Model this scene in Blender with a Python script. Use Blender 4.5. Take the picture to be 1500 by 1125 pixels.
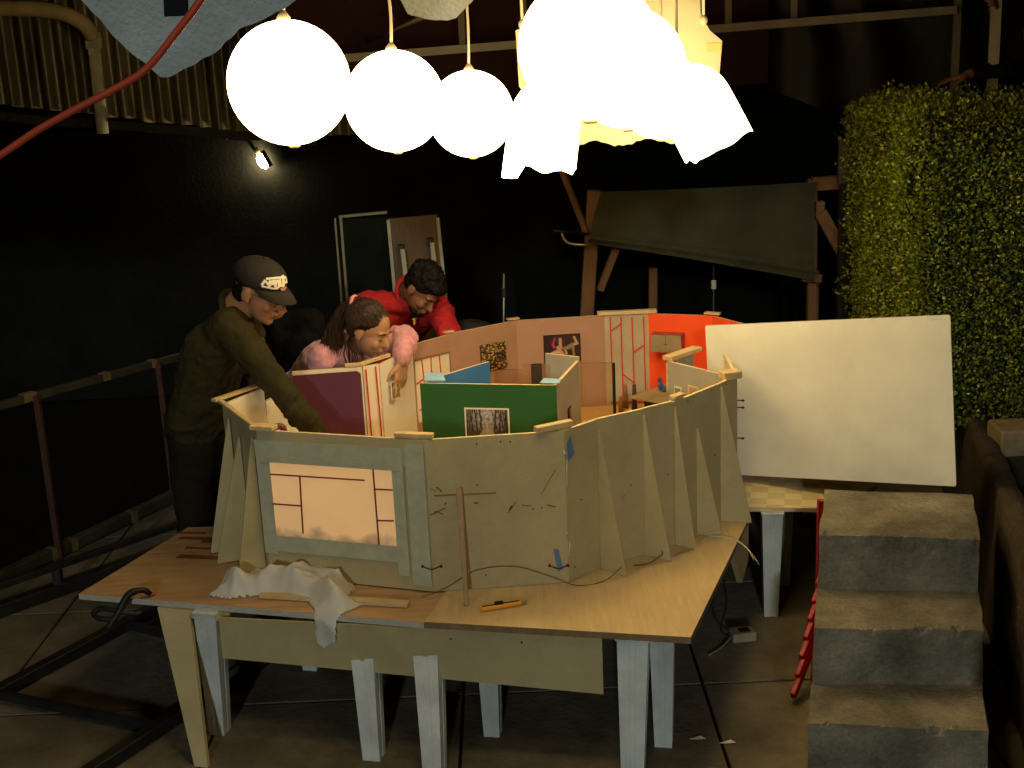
import bpy, bmesh, math, random
from mathutils import Vector as V, Matrix, noise as mnoise
R = math.radians
for o in list(bpy.data.objects): bpy.data.objects.remove(o)
scn = bpy.context.scene
COL = scn.collection
random.seed(7)

# ------------------------------------------------------------------ camera, sky, sun, exposure
cam = bpy.data.cameras.new('camera'); camo = bpy.data.objects.new('camera', cam); COL.objects.link(camo)
cam.sensor_width = 36; cam.lens = 44.4; cam.clip_start = 0.05; cam.clip_end = 300
camo.matrix_world = Matrix.Translation((0, 0, 2.4)) @ Matrix.Rotation(R(75), 4, 'X') @ Matrix.Rotation(R(-2.6), 4, 'Z')
scn.camera = camo
world = bpy.data.worlds.new('World'); scn.world = world; world.use_nodes = True
nt = world.node_tree; bgn = nt.nodes['Background']
sky = nt.nodes.new('ShaderNodeTexSky'); sky.sky_type = 'NISHITA'; sky.sun_disc = False
sky.sun_elevation = R(14); sky.sun_rotation = R(186)
nt.links.new(sky.outputs[0], bgn.inputs[0]); bgn.inputs[1].default_value = 0.0012
sl = bpy.data.lights.new('flash_sun', 'SUN'); sl.energy = 0.50; sl.angle = R(3); sl.color = (0.86, 0.99, 0.96)
suno = bpy.data.objects.new('flash_sun', sl); COL.objects.link(suno)
suno.rotation_euler = (R(90 - 14), 0, R(-4))     # low cool light from behind the viewer, in place of a camera flash
suno.location = (0, -5, 5)
vs = scn.view_settings; vs.view_transform = 'Standard'; vs.look = 'None'; vs.exposure = 0.2; vs.gamma = 1.0
vs.use_curve_mapping = False

# ------------------------------------------------------------------ materials
MATS = {}
def M(name, rgb, rough=0.65, var=0.18, scale=9.0, bump=0.0, bscale=60.0, metal=0.0, spec=0.35, stretch=None,
      rgb2=None, speck=0.0, sscale=260.0, blot=0.0, emit=None, estr=0.0, trans=0.0, sheen=0.0):
    if name in MATS: return MATS[name]
    m = bpy.data.materials.new(name); m.use_nodes = True; t = m.node_tree; n = t.nodes; l = t.links
    b = n['Principled BSDF']
    b.inputs['Roughness'].default_value = rough; b.inputs['Metallic'].default_value = metal
    b.inputs['Specular IOR Level'].default_value = spec
    if sheen: b.inputs['Sheen Weight'].default_value = sheen
    tc = n.new('ShaderNodeTexCoord'); mp = n.new('ShaderNodeMapping'); l.new(tc.outputs['Object'], mp.inputs[0])
    if stretch: mp.inputs['Scale'].default_value = stretch
    nz = n.new('ShaderNodeTexNoise'); nz.inputs['Scale'].default_value = scale; nz.inputs['Detail'].default_value = 8
    nz.inputs['Roughness'].default_value = 0.65; l.new(mp.outputs[0], nz.inputs['Vector'])
    cr = n.new('ShaderNodeValToRGB'); l.new(nz.outputs['Fac'], cr.inputs[0])
    c2 = rgb2 or [min(1, c * (1 + var)) for c in rgb]
    c1 = [c * (1 - var) for c in rgb]
    cr.color_ramp.elements[0].position = 0.32; cr.color_ramp.elements[1].position = 0.68
    cr.color_ramp.elements[0].color = (*c1, 1); cr.color_ramp.elements[1].color = (*c2, 1)
    outc = cr.outputs[0]
    for amt, sc_ in ((speck, sscale), (blot, 2.3)):
        if amt:
            n3 = n.new('ShaderNodeTexNoise'); n3.inputs['Scale'].default_value = sc_; n3.inputs['Detail'].default_value = 5; n3.inputs['Roughness'].default_value = 0.7
            l.new(tc.outputs['Object'], n3.inputs['Vector']); r3 = n.new('ShaderNodeMapRange'); r3.inputs[1].default_value = 0.3; r3.inputs[2].default_value = 0.7
            r3.inputs[3].default_value = 1 - amt; r3.inputs[4].default_value = 1 + amt; l.new(n3.outputs['Fac'], r3.inputs[0])
            mv = n.new('ShaderNodeVectorMath'); mv.operation = 'SCALE'; l.new(outc, mv.inputs[0]); l.new(r3.outputs[0], mv.inputs['Scale']); outc = mv.outputs[0]
    l.new(outc, b.inputs['Base Color'])
    if bump:
        n2 = n.new('ShaderNodeTexNoise'); n2.inputs['Scale'].default_value = bscale; n2.inputs['Detail'].default_value = 6
        l.new(mp.outputs[0], n2.inputs['Vector'])
        bp = n.new('ShaderNodeBump'); bp.inputs['Strength'].default_value = bump; bp.inputs['Distance'].default_value = 0.01
        l.new(n2.outputs['Fac'], bp.inputs['Height']); l.new(bp.outputs[0], b.inputs['Normal'])
    if emit:
        b.inputs['Emission Color'].default_value = (*emit, 1); b.inputs['Emission Strength'].default_value = estr
    if trans:
        out = n['Material Output']; tl = n.new('ShaderNodeBsdfTranslucent'); mx = n.new('ShaderNodeMixShader')
        l.new(cr.outputs[0], tl.inputs[0]); mx.inputs[0].default_value = trans
        l.new(b.outputs[0], mx.inputs[1]); l.new(tl.outputs[0], mx.inputs[2]); l.new(mx.outputs[0], out.inputs[0])
    MATS[name] = m
    return m
def attr_mat(name, rough=0.4, spec=0.4):
    m = bpy.data.materials.new(name); m.use_nodes = True; t = m.node_tree
    b = t.nodes['Principled BSDF']; b.inputs['Roughness'].default_value = rough; b.inputs['Specular IOR Level'].default_value = spec
    a = t.nodes.new('ShaderNodeVertexColor'); a.layer_name = 'Col'; t.links.new(a.outputs[0], b.inputs['Base Color'])
    MATS[name] = m; return m
WARM = (1.0, 0.77, 0.38)
mdf = M('hardboard', (0.46, 0.365, 0.185), 0.75, 0.09, 3.0, 0.08, 220, speck=.10, blot=.12)
mdf2 = M('hardboard_fin', (0.50, 0.40, 0.205), 0.75, 0.09, 4.0, 0.08, 220, speck=.10, blot=.12)
edgewood = M('edge_wood', (0.66, 0.50, 0.26), 0.6, 0.15, 14.0, 0.1, 90, stretch=(1, 1, 6))  # raw edge colour, made paler for the light on the wall tops
pine = M('pine_strip', (0.58, 0.41, 0.20), 0.55, 0.2, 10.0, 0.1, 60, stretch=(1, 4, 4))
plywood = M('plywood_sheet', (0.48, 0.295, 0.145), 0.45, 0.20, 3.5, 0.08, 80, stretch=(1, 9, 1), speck=.08, blot=.15)
beech = M('beech_laminate', (0.56, 0.405, 0.215), 0.40, 0.11, 5.0, 0.05, 140, stretch=(12, 1.0, 1), speck=.06, blot=.10)
whitepaint = M('white_leg_paint', (0.55, 0.57, 0.54), 0.5, 0.15, 7.0, 0.05, 70, rgb2=(0.66, 0.68, 0.65), blot=.15, speck=.06)
pink_in = M('pink_brown_paint', (0.40, 0.215, 0.135), 0.7, 0.06, 6)
cream = M('cream_paint', (0.74, 0.64, 0.44), 0.7, 0.05, 5)
whitein = M('white_paint', (0.78, 0.73, 0.60), 0.65, 0.04, 5)
purple = M('purple_paint', (0.095, 0.019, 0.050), 0.6, 0.08, 7)
green = M('green_paint', (0.018, 0.105, 0.022), 0.6, 0.06, 7)
blue = M('blue_paint', (0.045, 0.17, 0.42), 0.6, 0.06, 7)
greyin = M('grey_paint', (0.36, 0.315, 0.24), 0.7, 0.07, 6)
orange = M('orange_paint', (0.93, 0.085, 0.012), 0.55, 0.04, 6)
redline = M('red_rod', (0.62, 0.03, 0.03), 0.5, 0.08)
maroon = M('maroon_rod', (0.20, 0.035, 0.035), 0.6, 0.1)
tape = M('masking_tape', (0.46, 0.45, 0.31), 0.6, 0.12, 18, 0.1, 90)
bluetape = M('blue_tape', (0.13, 0.22, 0.33), 0.6, 0.1)
black = M('black_matt', (0.012, 0.012, 0.012), 0.7, 0.3, 5, spec=0.2)
blackmetal = M('black_steel', (0.014, 0.013, 0.012), 0.5, 0.3, 12, 0.1, 50)
darkfabric = M('black_cloth', (0.008, 0.008, 0.009), 0.95, 0.2, 9, spec=0.05)

# ------------------------------------------------------------------ mesh helpers
ORI = {}
def obj(name, bm, mats, parent=None, smooth=False, origin=None, bevel=0.0):
    me = bpy.data.meshes.new(name)
    if parent is not None: og = ORI[parent]
    elif origin is not None: og = V(origin)
    else:
        xs = [v.co for v in bm.verts]
        og = V((sum(c.x for c in xs) / len(xs), sum(c.y for c in xs) / len(xs), min(c.z for c in xs)))
    bmesh.ops.translate(bm, verts=bm.verts, vec=-og)
    if bevel:
        bmesh.ops.bevel(bm, geom=[e for e in bm.edges if len(e.link_faces) == 2 and e.calc_face_angle(0) > 0.6], offset=bevel, segments=1, affect='EDGES')
    bm.to_mesh(me); bm.free()
    if not isinstance(mats, (list, tuple)): mats = [mats]
    for m in mats: me.materials.append(m)
    if smooth:
        for p in me.polygons: p.use_smooth = True
    o = bpy.data.objects.new(name, me); COL.objects.link(o)
    if parent is not None: o.parent = parent; o.location = (0, 0, 0)
    else: o.location = og
    ORI[o] = og
    return o
def tag(o, label, cat, group=None):
    o['label'] = label; o['category'] = cat
    if group: o['group'] = group
    return o
def struct(name, bm, mats, **k):
    o = obj(name, bm, mats, **k); o['kind'] = 'structure'; return o
def thing(name, label, cat, loc, group=None):
    o = bpy.data.objects.new(name, None); COL.objects.link(o); o.location = loc; o.empty_display_size = 0.1
    ORI[o] = V(loc); return tag(o, label, cat, group)
NB = bmesh.new
def frame_from(d, up=(0, 0, 1)):
    d = V(d).normalized(); u = V(up)
    if abs(d.dot(u)) > 0.98: u = V((0, 1, 0))
    s = d.cross(u).normalized(); u = s.cross(d).normalized()
    return d, s, u
def hexa(bm, c8, mi=0):
    v = [bm.verts.new(c) for c in c8]
    fs = [(0, 3, 2, 1), (4, 5, 6, 7), (0, 1, 5, 4), (1, 2, 6, 5), (2, 3, 7, 6), (3, 0, 4, 7)]
    out = []
    for f in fs:
        q = bm.faces.new([v[i] for i in f]); q.material_index = mi; out.append(q)
    return out
def box(bm, c, s, rz=0.0, mi=0, rot=None):
    c = V(c); hx, hy, hz = s[0] / 2, s[1] / 2, s[2] / 2
    m = rot if rot is not None else Matrix.Rotation(rz, 3, 'Z')
    pts = [(-hx, -hy, -hz), (hx, -hy, -hz), (hx, hy, -hz), (-hx, hy, -hz), (-hx, -hy, hz), (hx, -hy, hz), (hx, hy, hz), (-hx, hy, hz)]
    return hexa(bm, [c + m @ V(p) for p in pts], mi)
def bar(bm, p0, p1, w, h, up=(0, 0, 1), mi=0, w1=None, h1=None):
    p0, p1 = V(p0), V(p1); d, s, u = frame_from(p1 - p0, up); w1 = w if w1 is None else w1; h1 = h if h1 is None else h1
    c = []
    for p, a, b in ((p0, w, h), (p1, w1, h1)):
        c += [p - s * a / 2 - u * b / 2, p + s * a / 2 - u * b / 2, p + s * a / 2 + u * b / 2, p - s * a / 2 + u * b / 2]
    return hexa(bm, c, mi)
def tube(bm, pts, r, n=8, mi=0, closed=False):
    pts = [V(p) for p in pts]; rr = r if isinstance(r, (list, tuple)) else [r] * len(pts)
    rings = []; prev = None
    for i, p in enumerate(pts):
        a = pts[max(0, i - 1)]; b = pts[min(len(pts) - 1, i + 1)]; d = (b - a).normalized()
        if prev is None: _, s, u = frame_from(d)
        else:
            s = (prev - d * prev.dot(d)).normalized(); u = d.cross(s).normalized()
        prev = s
        rings.append([bm.verts.new(p + (s * math.cos(t) + u * math.sin(t)) * rr[i]) for t in [2 * math.pi * k / n for k in range(n)]])
    for a, b in zip(rings, rings[1:]):
        for k in range(n):
            f = bm.faces.new((a[k], a[(k + 1) % n], b[(k + 1) % n], b[k])); f.material_index = mi; f.smooth = True
    for ring, rev in ((rings[0], True), (rings[-1], False)):
        f = bm.faces.new(ring[::-1] if rev else ring); f.material_index = mi
def smoothpts(pts, k=6):
    pts = [V(p) for p in pts]; out = []
    for i in range(len(pts) - 1):
        p0 = pts[max(i - 1, 0)]; p1 = pts[i]; p2 = pts[i + 1]; p3 = pts[min(i + 2, len(pts) - 1)]
        for j in range(k):
            t = j / k
            out.append(0.5 * ((2 * p1) + (p2 - p0) * t + (2 * p0 - 5 * p1 + 4 * p2 - p3) * t * t + (3 * p1 - p0 - 3 * p2 + p3) * t ** 3))
    out.append(pts[-1]); return out
def prism(bm, poly, ext, mi=0, mi_side=None):
    """poly: list of 3D points (planar), extruded by vector ext"""
    poly = [V(p) for p in poly]; ext = V(ext); a = [bm.verts.new(p) for p in poly]; b = [bm.verts.new(p + ext) for p in poly]
    nrm = V((0, 0, 0))
    for i in range(len(poly)): nrm += (poly[i] - poly[0]).cross(poly[(i + 1) % len(poly)] - poly[0])
    flip = nrm.dot(ext) > 0
    f1 = bm.faces.new(a[::-1] if flip else a); f2 = bm.faces.new(b if flip else b[::-1]); f1.material_index = f2.material_index = mi
    for i in range(len(a)):
        j = (i + 1) % len(a); q = (a[i], a[j], b[j], b[i]); f = bm.faces.new(q if flip else q[::-1]); f.material_index = mi if mi_side is None else mi_side
def ico(bm, c, r, sub=2, rot=None, mi=0, smooth=True):
    r = (r, r, r) if isinstance(r, (int, float)) else r
    m = Matrix.Translation(V(c)) @ (rot.to_4x4() if rot is not None else Matrix()) @ Matrix.Diagonal((*r, 1))
    res = bmesh.ops.create_icosphere(bm, subdivisions=sub, radius=1, matrix=m)
    for v in res['verts']:
        for f in v.link_faces: f.smooth = smooth; f.material_index = mi
def lathe(bm, c, prof, n=24, mi=0, axis=None):
    c = V(c); rot = axis if axis is not None else Matrix.Identity(3); rings = []
    for r, z in prof: rings.append([bm.verts.new(c + rot @ V((r * math.cos(2 * math.pi * k / n), r * math.sin(2 * math.pi * k / n), z))) for k in range(n)])
    for a, b in zip(rings, rings[1:]):
        for k in range(n):
            f = bm.faces.new((a[k], a[(k + 1) % n], b[(k + 1) % n], b[k])); f.smooth = True; f.material_index = mi
    bm.faces.new(rings[0][::-1]).material_index = mi; bm.faces.new(rings[-1]).material_index = mi
def seg(p0, p1, s, z, off=0.0):
    """point at distance s along plan line p0->p1, height z, off to its right (outside)"""
    a, b = V((*p0, 0)), V((*p1, 0)); d = (b - a).normalized(); r = V((d.y, -d.x, 0))
    q = a + d * s + r * off; q.z = z; return q
def picture(name, p0, p1, s0, s1, z0, z1, off, fn, nx, ny, back, parent=None, border=0.006, sgn=1, thick=0.003):
    """flat print on a thin card that lies on the vertical plane p0->p1"""
    bm = NB(); cl = bm.loops.layers.float_color.new('Col')
    c = [seg(p0, p1, s0, z0, off), seg(p0, p1, s1, z0, off), seg(p0, p1, s1, z1, off), seg(p0, p1, s0, z1, off)]
    d = (c[1] - c[0]).normalized(); r = V((d.y, -d.x, 0)) * sgn
    prism(bm, c, r * thick, mi=1)
    for i in range(nx):
        for j in range(ny):
            us = [i / nx, (i + 1) / nx]; vsx = [j / ny, (j + 1) / ny]
            def P(u, v): return seg(p0, p1, s0 + border + (s1 - s0 - 2 * border) * u, z0 + border + (z1 - z0 - 2 * border) * v, off) + r * (thick + 0.0008)
            vv = [bm.verts.new(P(u, v)) for u, v in ((us[0], vsx[0]), (us[1], vsx[0]), (us[1], vsx[1]), (us[0], vsx[1]))]
            f = bm.faces.new(vv if sgn > 0 else vv[::-1]); col = fn((i + .5) / nx, (j + .5) / ny)
            for lo in f.loops: lo[cl] = (*col, 1)
    return obj(name, bm, [MATS['print'], back], parent)
attr_mat('print', 0.35)
def sdist(p, a, b):
    p, a, b = V(p), V(a), V(b); t = max(0, min(1, (p - a).dot(b - a) / max(1e-9, (b - a).length_squared))); return (p - a - (b - a) * t).length

# ------------------------------------------------------------------ setting: floor, terrace, walls
concrete_dark = M('dark_concrete_floor', (0.15, 0.125, 0.085), 0.85, 0.4, 1.6, 0.35, 40, rgb2=(0.23, 0.19, 0.13), spec=.12, blot=.35, speck=.15)
bm = NB()
box(bm, (0, 5, -0.06), (60, 60, 0.10))
floor = struct('floor', bm, M('black_ground', (0.010, 0.009, 0.007), 0.95, spec=.03), origin=(0, 5, -0.01))
k = 0
for i in range(-5, 6):                      # concrete slabs with recessed joints
    for j in range(0, 8):
        cx, cy = i * 0.92 + 0.22, 3.0 + j * 0.92
        sdn = 0.882 * (cx + 2.31) - 0.472 * (cy - 5.98)
        if cy > 9.0 or sdn < -0.58: continue     # paving ends at the railing
        bm = NB(); box(bm, (cx, cy, -0.02 + 0.001 * random.random()), (0.908, 0.908, 0.04))
        if sdn < 0.7: bmesh.ops.bisect_plane(bm, geom=bm.verts[:] + bm.edges[:] + bm.faces[:], plane_co=(-2.31, 5.98, 0), plane_no=(0.882, -0.472, 0), clear_inner=True)
        if not bm.faces: bm.free(); continue
        obj('floor_slab', bm, concrete_dark, floor, bevel=0.003); k += 1

# raised planting terrace on the right with its rough retaining wall
cl0, cl1 = V((1.45, 2.9, 0)), V((2.33, 6.66, 0)); cd = (cl1 - cl0).normalized(); cr_ = V((cd.y, -cd.x, 0))
bm = NB()
n = 60; rows = []
for i in range(n + 1):
    p = cl0 + cd * (cl1 - cl0).length * i / n
    r = []
    for j, z in enumerate((0.0, 0.12, 0.25, 0.38, 0.5, 0.58, 0.625)):
        w = 0.012 * mnoise.noise(p * 6 + V((0, 0, z * 9))) + (0.012 if j == 6 else 0)
        r.append(bm.verts.new(p + cr_ * (w + 0.02) + V((0, 0, z + (0.012 * mnoise.noise(p * 4) if j == 6 else 0)))))
    r.append(bm.verts.new(p + cr_ * (0.11 + 0.01 * mnoise.noise(p * 9)) + V((0, 0, 0.628 + 0.008 * mnoise.noise(p * 5)))))
    r.append(bm.verts.new(p + cr_ * 0.13 + V((0, 0, 0.5))))
    rows.append(r)
for a, b in zip(rows, rows[1:]):
    for j in range(len(a) - 1): bm.faces.new((a[j], b[j], b[j + 1], a[j + 1]))
rw = obj('retaining_wall', bm, M('rough_brown_concrete', (0.045, 0.030, 0.018), 0.9, 0.45, 7, 0.7, 45, rgb2=(0.085, 0.058, 0.034), speck=.2, sscale=80), smooth=True)
tag(rw, 'rough brown retaining wall running up beside the concrete steps', 'wall')
bm = NB()
rows = []
for i in range(41):
    y = 2.6 + i * 0.2; x0 = cl0.x + (y - cl0.y) * cd.x / cd.y + 0.15
    rows.append([bm.verts.new((x0 + q * 0.17, y, 0.585 + 0.03 * mnoise.noise(V((q * 0.5, y * 3, 0))) - (0.0 if q else 0.02))) for q in range(26)])
for a, b in zip(rows, rows[1:]):
    for j in range(25): bm.faces.new((a[j], a[j + 1], b[j + 1], b[j]))
struct('planting_bed', bm, M('dark_soil', (0.030, 0.024, 0.014), 0.95, 0.5, 9, 0.8, 50), smooth=True)
# tufts of grass in the bed
bm = NB()
for i in range(1500):
    x, y = random.uniform(1.9, 2.7), random.uniform(3.6, 5.25)
    if x < cl0.x + (y - cl0.y) * cd.x / cd.y + 0.19 or y > 5.0 - (x - 2.0) * 0.2: continue
    a = random.uniform(0, 6.28); h = random.uniform(.03, .08); w = 0.004
    b0 = V((x, y, 0.585)); t = V((math.cos(a) * .03, math.sin(a) * .03, h)); s = V((-math.sin(a) * w, math.cos(a) * w, 0))
    bm.faces.new([bm.verts.new(q) for q in (b0 - s, b0 + s, b0 + t)])
g = obj('grass', bm, M('grass_blade', (0.05, 0.085, 0.015), 0.6, 0.4, 20)); g['kind'] = 'stuff'; tag(g, 'short grass growing in the bed behind the retaining wall', 'grass')
bm = NB(); box(bm, (2.32, 5.28, 0.635), (0.42, 0.20, 0.12), rz=-0.05)
tag(obj('stone_block', bm, M('block_stone', (0.24, 0.17, 0.09), 0.85, 0.25, 12, 0.5, 40), bevel=0.01), 'pale stone block lying in the bed beyond the steps', 'block')

# black back wall, corrugated sheets above, overhead sheet
wallblack = M('black_plaster', (0.0060, 0.0054, 0.0036), 0.75, 0.5, 3, 0.5, 45, spec=0.10)
bm = NB()
for i in range(1): box(bm, (-1.0, 9.15, 0.97), (13.0, 0.2, 1.93))
tag(obj('black_wall', bm, wallblack), 'long wall of rough black painted plaster behind the workers', 'wall')
backdrop = M('black_backdrop', (0.006, 0.006, 0.006), 0.9, 0.4, 3, 0.2, 10, spec=0.1)
bm = NB(); box(bm, (0, 10.1, 1.6), (16, 0.1, 3.2)); struct('dark_backdrop', bm, backdrop)
# overhead dark sheet (out of frame, carries lamps and cords)
bm = NB()
rows = []
for i in range(31):
    rows.append([bm.verts.new((-5 + i / 3, 1.2 + j * 0.3, 3.05 + 0.05 * mnoise.noise(V((i * .3, j * .3, 0))))) for j in range(30)])
for a, b in zip(rows, rows[1:]):
    for j in range(29): bm.faces.new((a[j], b[j], b[j + 1], a[j + 1]))
struct('overhead_sheet', bm, M('brown_tarp', (0.05, 0.02, 0.012), 0.8, 0.3, 3), smooth=True)

corr = M('corrugated_metal', (0.055, 0.044, 0.022), 0.40, 0.8, 6.0, 0.25, 30, metal=0.3, stretch=(1, 1, 0.15), rgb2=(0.34, 0.28, 0.15))
ct = thing('corrugated_cladding', 'dented corrugated metal cladding above the black wall', 'cladding', (-3, 8.75, 1.9))
for sidx in range(5):
    x0 = -4.9 + sidx * 0.78; bm = NB(); n = 96; lo = []; hi = []
    for i in range(n + 1):
        x = x0 + 0.80 * i / n; dy = 0.028 * math.sin(2 * math.pi * x / 0.125) + 0.02 * mnoise.noise(V((x * 1.5, 0, 3)))
        zb = 2.17 - 0.155 * (x + 3.4) + 0.02 * mnoise.noise(V((x * 7, 1, 0)))
        lo.append(bm.verts.new((x, 8.78 + dy - sidx * 0.004, max(1.86, zb)))); hi.append(bm.verts.new((x, 8.78 + dy - sidx * 0.004, 3.06)))
    for i in range(n): bm.faces.new((lo[i], lo[i + 1], hi[i + 1], hi[i]))
    obj('corrugated_sheet', bm, corr, ct, smooth=True)
bm = NB()
pts = [(-5 + i * 0.15, 8.72 + 0.01 * math.sin(i), 2.09 - 0.12 * (-5 + i * 0.15 + 3.4) + 0.03 * mnoise.noise(V((i * .5, 0, 0)))) for i in range(26)]
for a, b in zip(pts, pts[1:]): bar(bm, a, b, 0.02, 0.06)
obj('torn_flashing', bm, M('dark_flashing', (0.035, 0.028, 0.014), 0.6, 0.4, 9), ct)
pv = M('cream_pipe', (0.62, 0.46, 0.22), 0.45, 0.2, 6)
pt = thing('drain_pipe', 'cream plastic drain pipe with a bend running down the corrugated cladding', 'pipe', (-2.64, 8.5, 1.9))
bm = NB(); tube(bm, smoothpts([(-4.9, 8.5, 2.79), (-3.3, 8.5, 2.775), (-2.86, 8.5, 2.745), (-2.68, 8.52, 2.67), (-2.64, 8.6, 2.58)], 5), 0.050, 14); obj('header_pipe', bm, pv, pt, smooth=True)
bm = NB(); tube(bm, [(-2.64, 8.62, 2.62), (-2.65, 8.63, 2.3), (-2.66, 8.63, 1.95)], 0.040, 14); obj('downpipe', bm, M('pale_pipe', (0.60, 0.54, 0.37), 0.5, 0.25, 7), pt, smooth=True)
bm = NB(); tube(bm, [(-2.64, 8.62, 2.60), (-2.64, 8.62, 2.50)], 0.056, 14); obj('coupling', bm, MATS['pale_pipe'], pt, smooth=True)

# small work light on the wall
wl = thing('wall_lamp', 'small lit bulb on a bracket throwing a glow on the black wall', 'lamp', (-1.62, 8.72, 1.70))
ra = Matrix.Rotation(R(-25), 3, 'Y')
bm = NB(); lathe(bm, (-1.670, 8.955, 1.688), [(0.006, -0.05), (0.03, -0.03), (0.038, 0.005), (0.026, 0.045), (0.012, 0.06)], 16, axis=ra)
obj('bulb', bm, M('bulb_glow', (0.9, 0.85, 0.6), 0.4, emit=(1.0, 0.86, 0.5), estr=170), wl, smooth=True)
bm = NB(); rows = []
for j in range(7):
    t = j / 6; rows.append([bm.verts.new(V((-1.670, 8.955, 1.688)) + ra @ V((.052 * math.cos(a), .052 * math.sin(a), -.05 + .12 * t))) for a in [R(-55 + 115 * k_ / 10) for k_ in range(11)]])
for a, b in zip(rows, rows[1:]):
    for i in range(10): bm.faces.new((a[i], a[i + 1], b[i + 1], b[i]))
obj('hood', bm, blackmetal, wl, smooth=True)  # shield added to block the bulb's light towards the right
bm = NB(); tube(bm, [(-1.695, 8.955, 1.75), (-1.73, 8.98, 1.78), (-1.75, 9.05, 1.79)], 0.012, 8); obj('bracket', bm, blackmetal, wl)
bm = NB(); lathe(bm, (-1.695, 8.955, 1.743), [(0.014, 0), (0.018, 0.02), (0.016, 0.05)], 12, axis=ra); obj('socket', bm, M('brass', (0.35, 0.22, 0.08), 0.4, metal=0.6), wl, smooth=True)

# sheet tinted for the lamps' red halo and grey drapes at the back with a tube frame in front
def drape(name, x0, x1, y, z0, z1, mat, amp, label, sag=0.0, nx=90, nz=24, seed=0):
    bm = NB(); rows = []
    for j in range(nz + 1):
        v = j / nz; row = []
        for i in range(nx + 1):
            u = i / nx; x = x0 + (x1 - x0) * u
            z = z0 + (z1 - z0) * v + (-(1 - v) * sag * 4 * u * (1 - u)) + 0.03 * (1 - v) * mnoise.noise(V((u * 9, seed, 0)))
            dy = amp * mnoise.noise(V((u * 7 + 0.8 * math.sin(v * 3 + seed), v * 2.2, seed))) + 0.5 * amp * math.sin(u * 34 + v * 5 * math.sin(u * 6))
            row.append(bm.verts.new((x, y + dy, z)))
        rows.append(row)
    for a, b in zip(rows, rows[1:]):
        for i in range(nx): bm.faces.new((a[i], a[i + 1], b[i + 1], b[i]))
    o = obj(name, bm, mat, smooth=True); return tag(o, label, 'tarpaulin')
drape('tarpaulin', -1.35, 2.6, 7.95, 2.10, 3.06, M('halo_red_tarp', (0.040, 0.008, 0.004), 0.8, 0.2, 3), 0.03, 'dark sheet hanging behind the round lamps, tinted red for their halo', 0.0, seed=1)
drape('tarpaulin', 1.62, 3.9, 7.78, 2.06, 3.06, M('grey_tarp', (0.009, 0.007, 0.006), 0.6, 0.3, 3), 0.06, 'crumpled dark grey plastic sheet behind the white tube frame', 0.22, seed=5)
gt = M('galvanised_tube', (0.30, 0.25, 0.18), 0.5, 0.15, 9, metal=0.1)
ft = thing('tube_frame', 'pale steel tube frame crossing behind the lamps and above the hedge', 'frame', (1.0, 7.5, 0.0))
def tb(name, pts, r, m, par, n=10): 
    bm = NB(); tube(bm, pts, r, n); return obj(name, bm, m, par)
bm = NB(); bar(bm, (-0.95, 7.46, 2.368), (2.62, 7.46, 2.484), 0.04, 0.045); obj('rail', bm, gt, ft)
tb('post', [(2.645, 7.5, 0.55), (2.640, 7.5, 3.05)], 0.024, gt, ft)
for x in (1.705, -0.195, 1.33, 0.16): tb('post', [(x, 7.5, 2.40 + 0.0325 * (x + .2)), (x, 7.5, 3.05)], 0.02, gt, ft)
tb('brace', [(-0.75, 7.53, 2.45), (-0.45, 7.53, 2.565), (0.2, 7.53, 2.80)], 0.018, gt, ft)
tb('brace', [(2.60, 7.53, 2.49), (2.2, 7.53, 2.60), (1.75, 7.53, 2.75)], 0.018, gt, ft)
wp = tb('white_pole', [(2.66, 6.95, 0.55), (2.65, 6.95, 3.06)], 0.030, M('white_pole_paint', (0.62, 0.55, 0.38), 0.5, 0.1), None, 14)
tag(wp, 'thick white upright pole standing behind the hedge', 'pole')

# hanging dark board at far middle and black drape low right
bm = NB(); box(bm, (1.35, 8.2, 0.62), (2.6, 0.03, 0.85)); tag(obj('dark_screen', bm, M('dark_green_panel', (0.004, 0.0045, 0.003), 0.9, 0.3, spec=.05)), 'dark green panel standing under the olive tarp', 'panel')

# ------------------------------------------------------------------ olive tarp on timber frame
wd = M('rough_timber', (0.13, 0.055, 0.018), 0.7, 0.35, 8, 0.4, 40, stretch=(1, 1, 0.3))
af = thing('tarp_frame', 'rough timber frame with an olive canvas tied across it', 'frame', (1.1, 6.95, 0.0))
bm = NB(); rows = []
for j in range(25):
    v = j / 24; row = []
    for i in range(61):
        u = i / 60
        top = V((0.53 + 1.17 * u, 6.9, 1.613 - 0.006 * math.sin(math.pi * u)))
        bot = V((0.448 + 1.244 * u, 6.86, 1.337 - 0.267 * u + 0.008 * math.sin(math.pi * u)))
        p = bot.lerp(top, v); p.y += 0.02 * mnoise.noise(V((u * 4, v * 3, 2))) + 0.05 * math.sin(math.pi * v) + (0.03 * math.cos(v * 20) if v < 0.16 else 0) - 0.02
        row.append(bm.verts.new(p))
    rows.append(row)
for a, b in zip(rows, rows[1:]):
    for i in range(60): bm.faces.new((a[i], a[i + 1], b[i + 1], b[i]))
obj('canvas', bm, M('olive_canvas', (0.030, 0.029, 0.012), 0.85, 0.3, 3, 0.3, 120, rgb2=(0.048, 0.044, 0.018)), af, smooth=True)
def tim(name, p0, p1, w, h): 
    bm = NB(); bar(bm, p0, p1, w, h); return obj(name, bm, wd, af, bevel=0.004)
tim('post', (0.36, 6.98, 0.0), (0.50, 6.98, 1.61), 0.075, 0.05); tim('brace', (0.45, 6.93, 1.38), (0.29, 7.0, 1.83), 0.035, 0.03)
tim('brace', (0.52, 7.03, 1.04), (0.64, 7.03, 1.33), 0.06, 0.04); tim('post', (1.715, 6.98, 0.60), (1.70, 6.98, 1.62), 0.05, 0.05)
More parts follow.
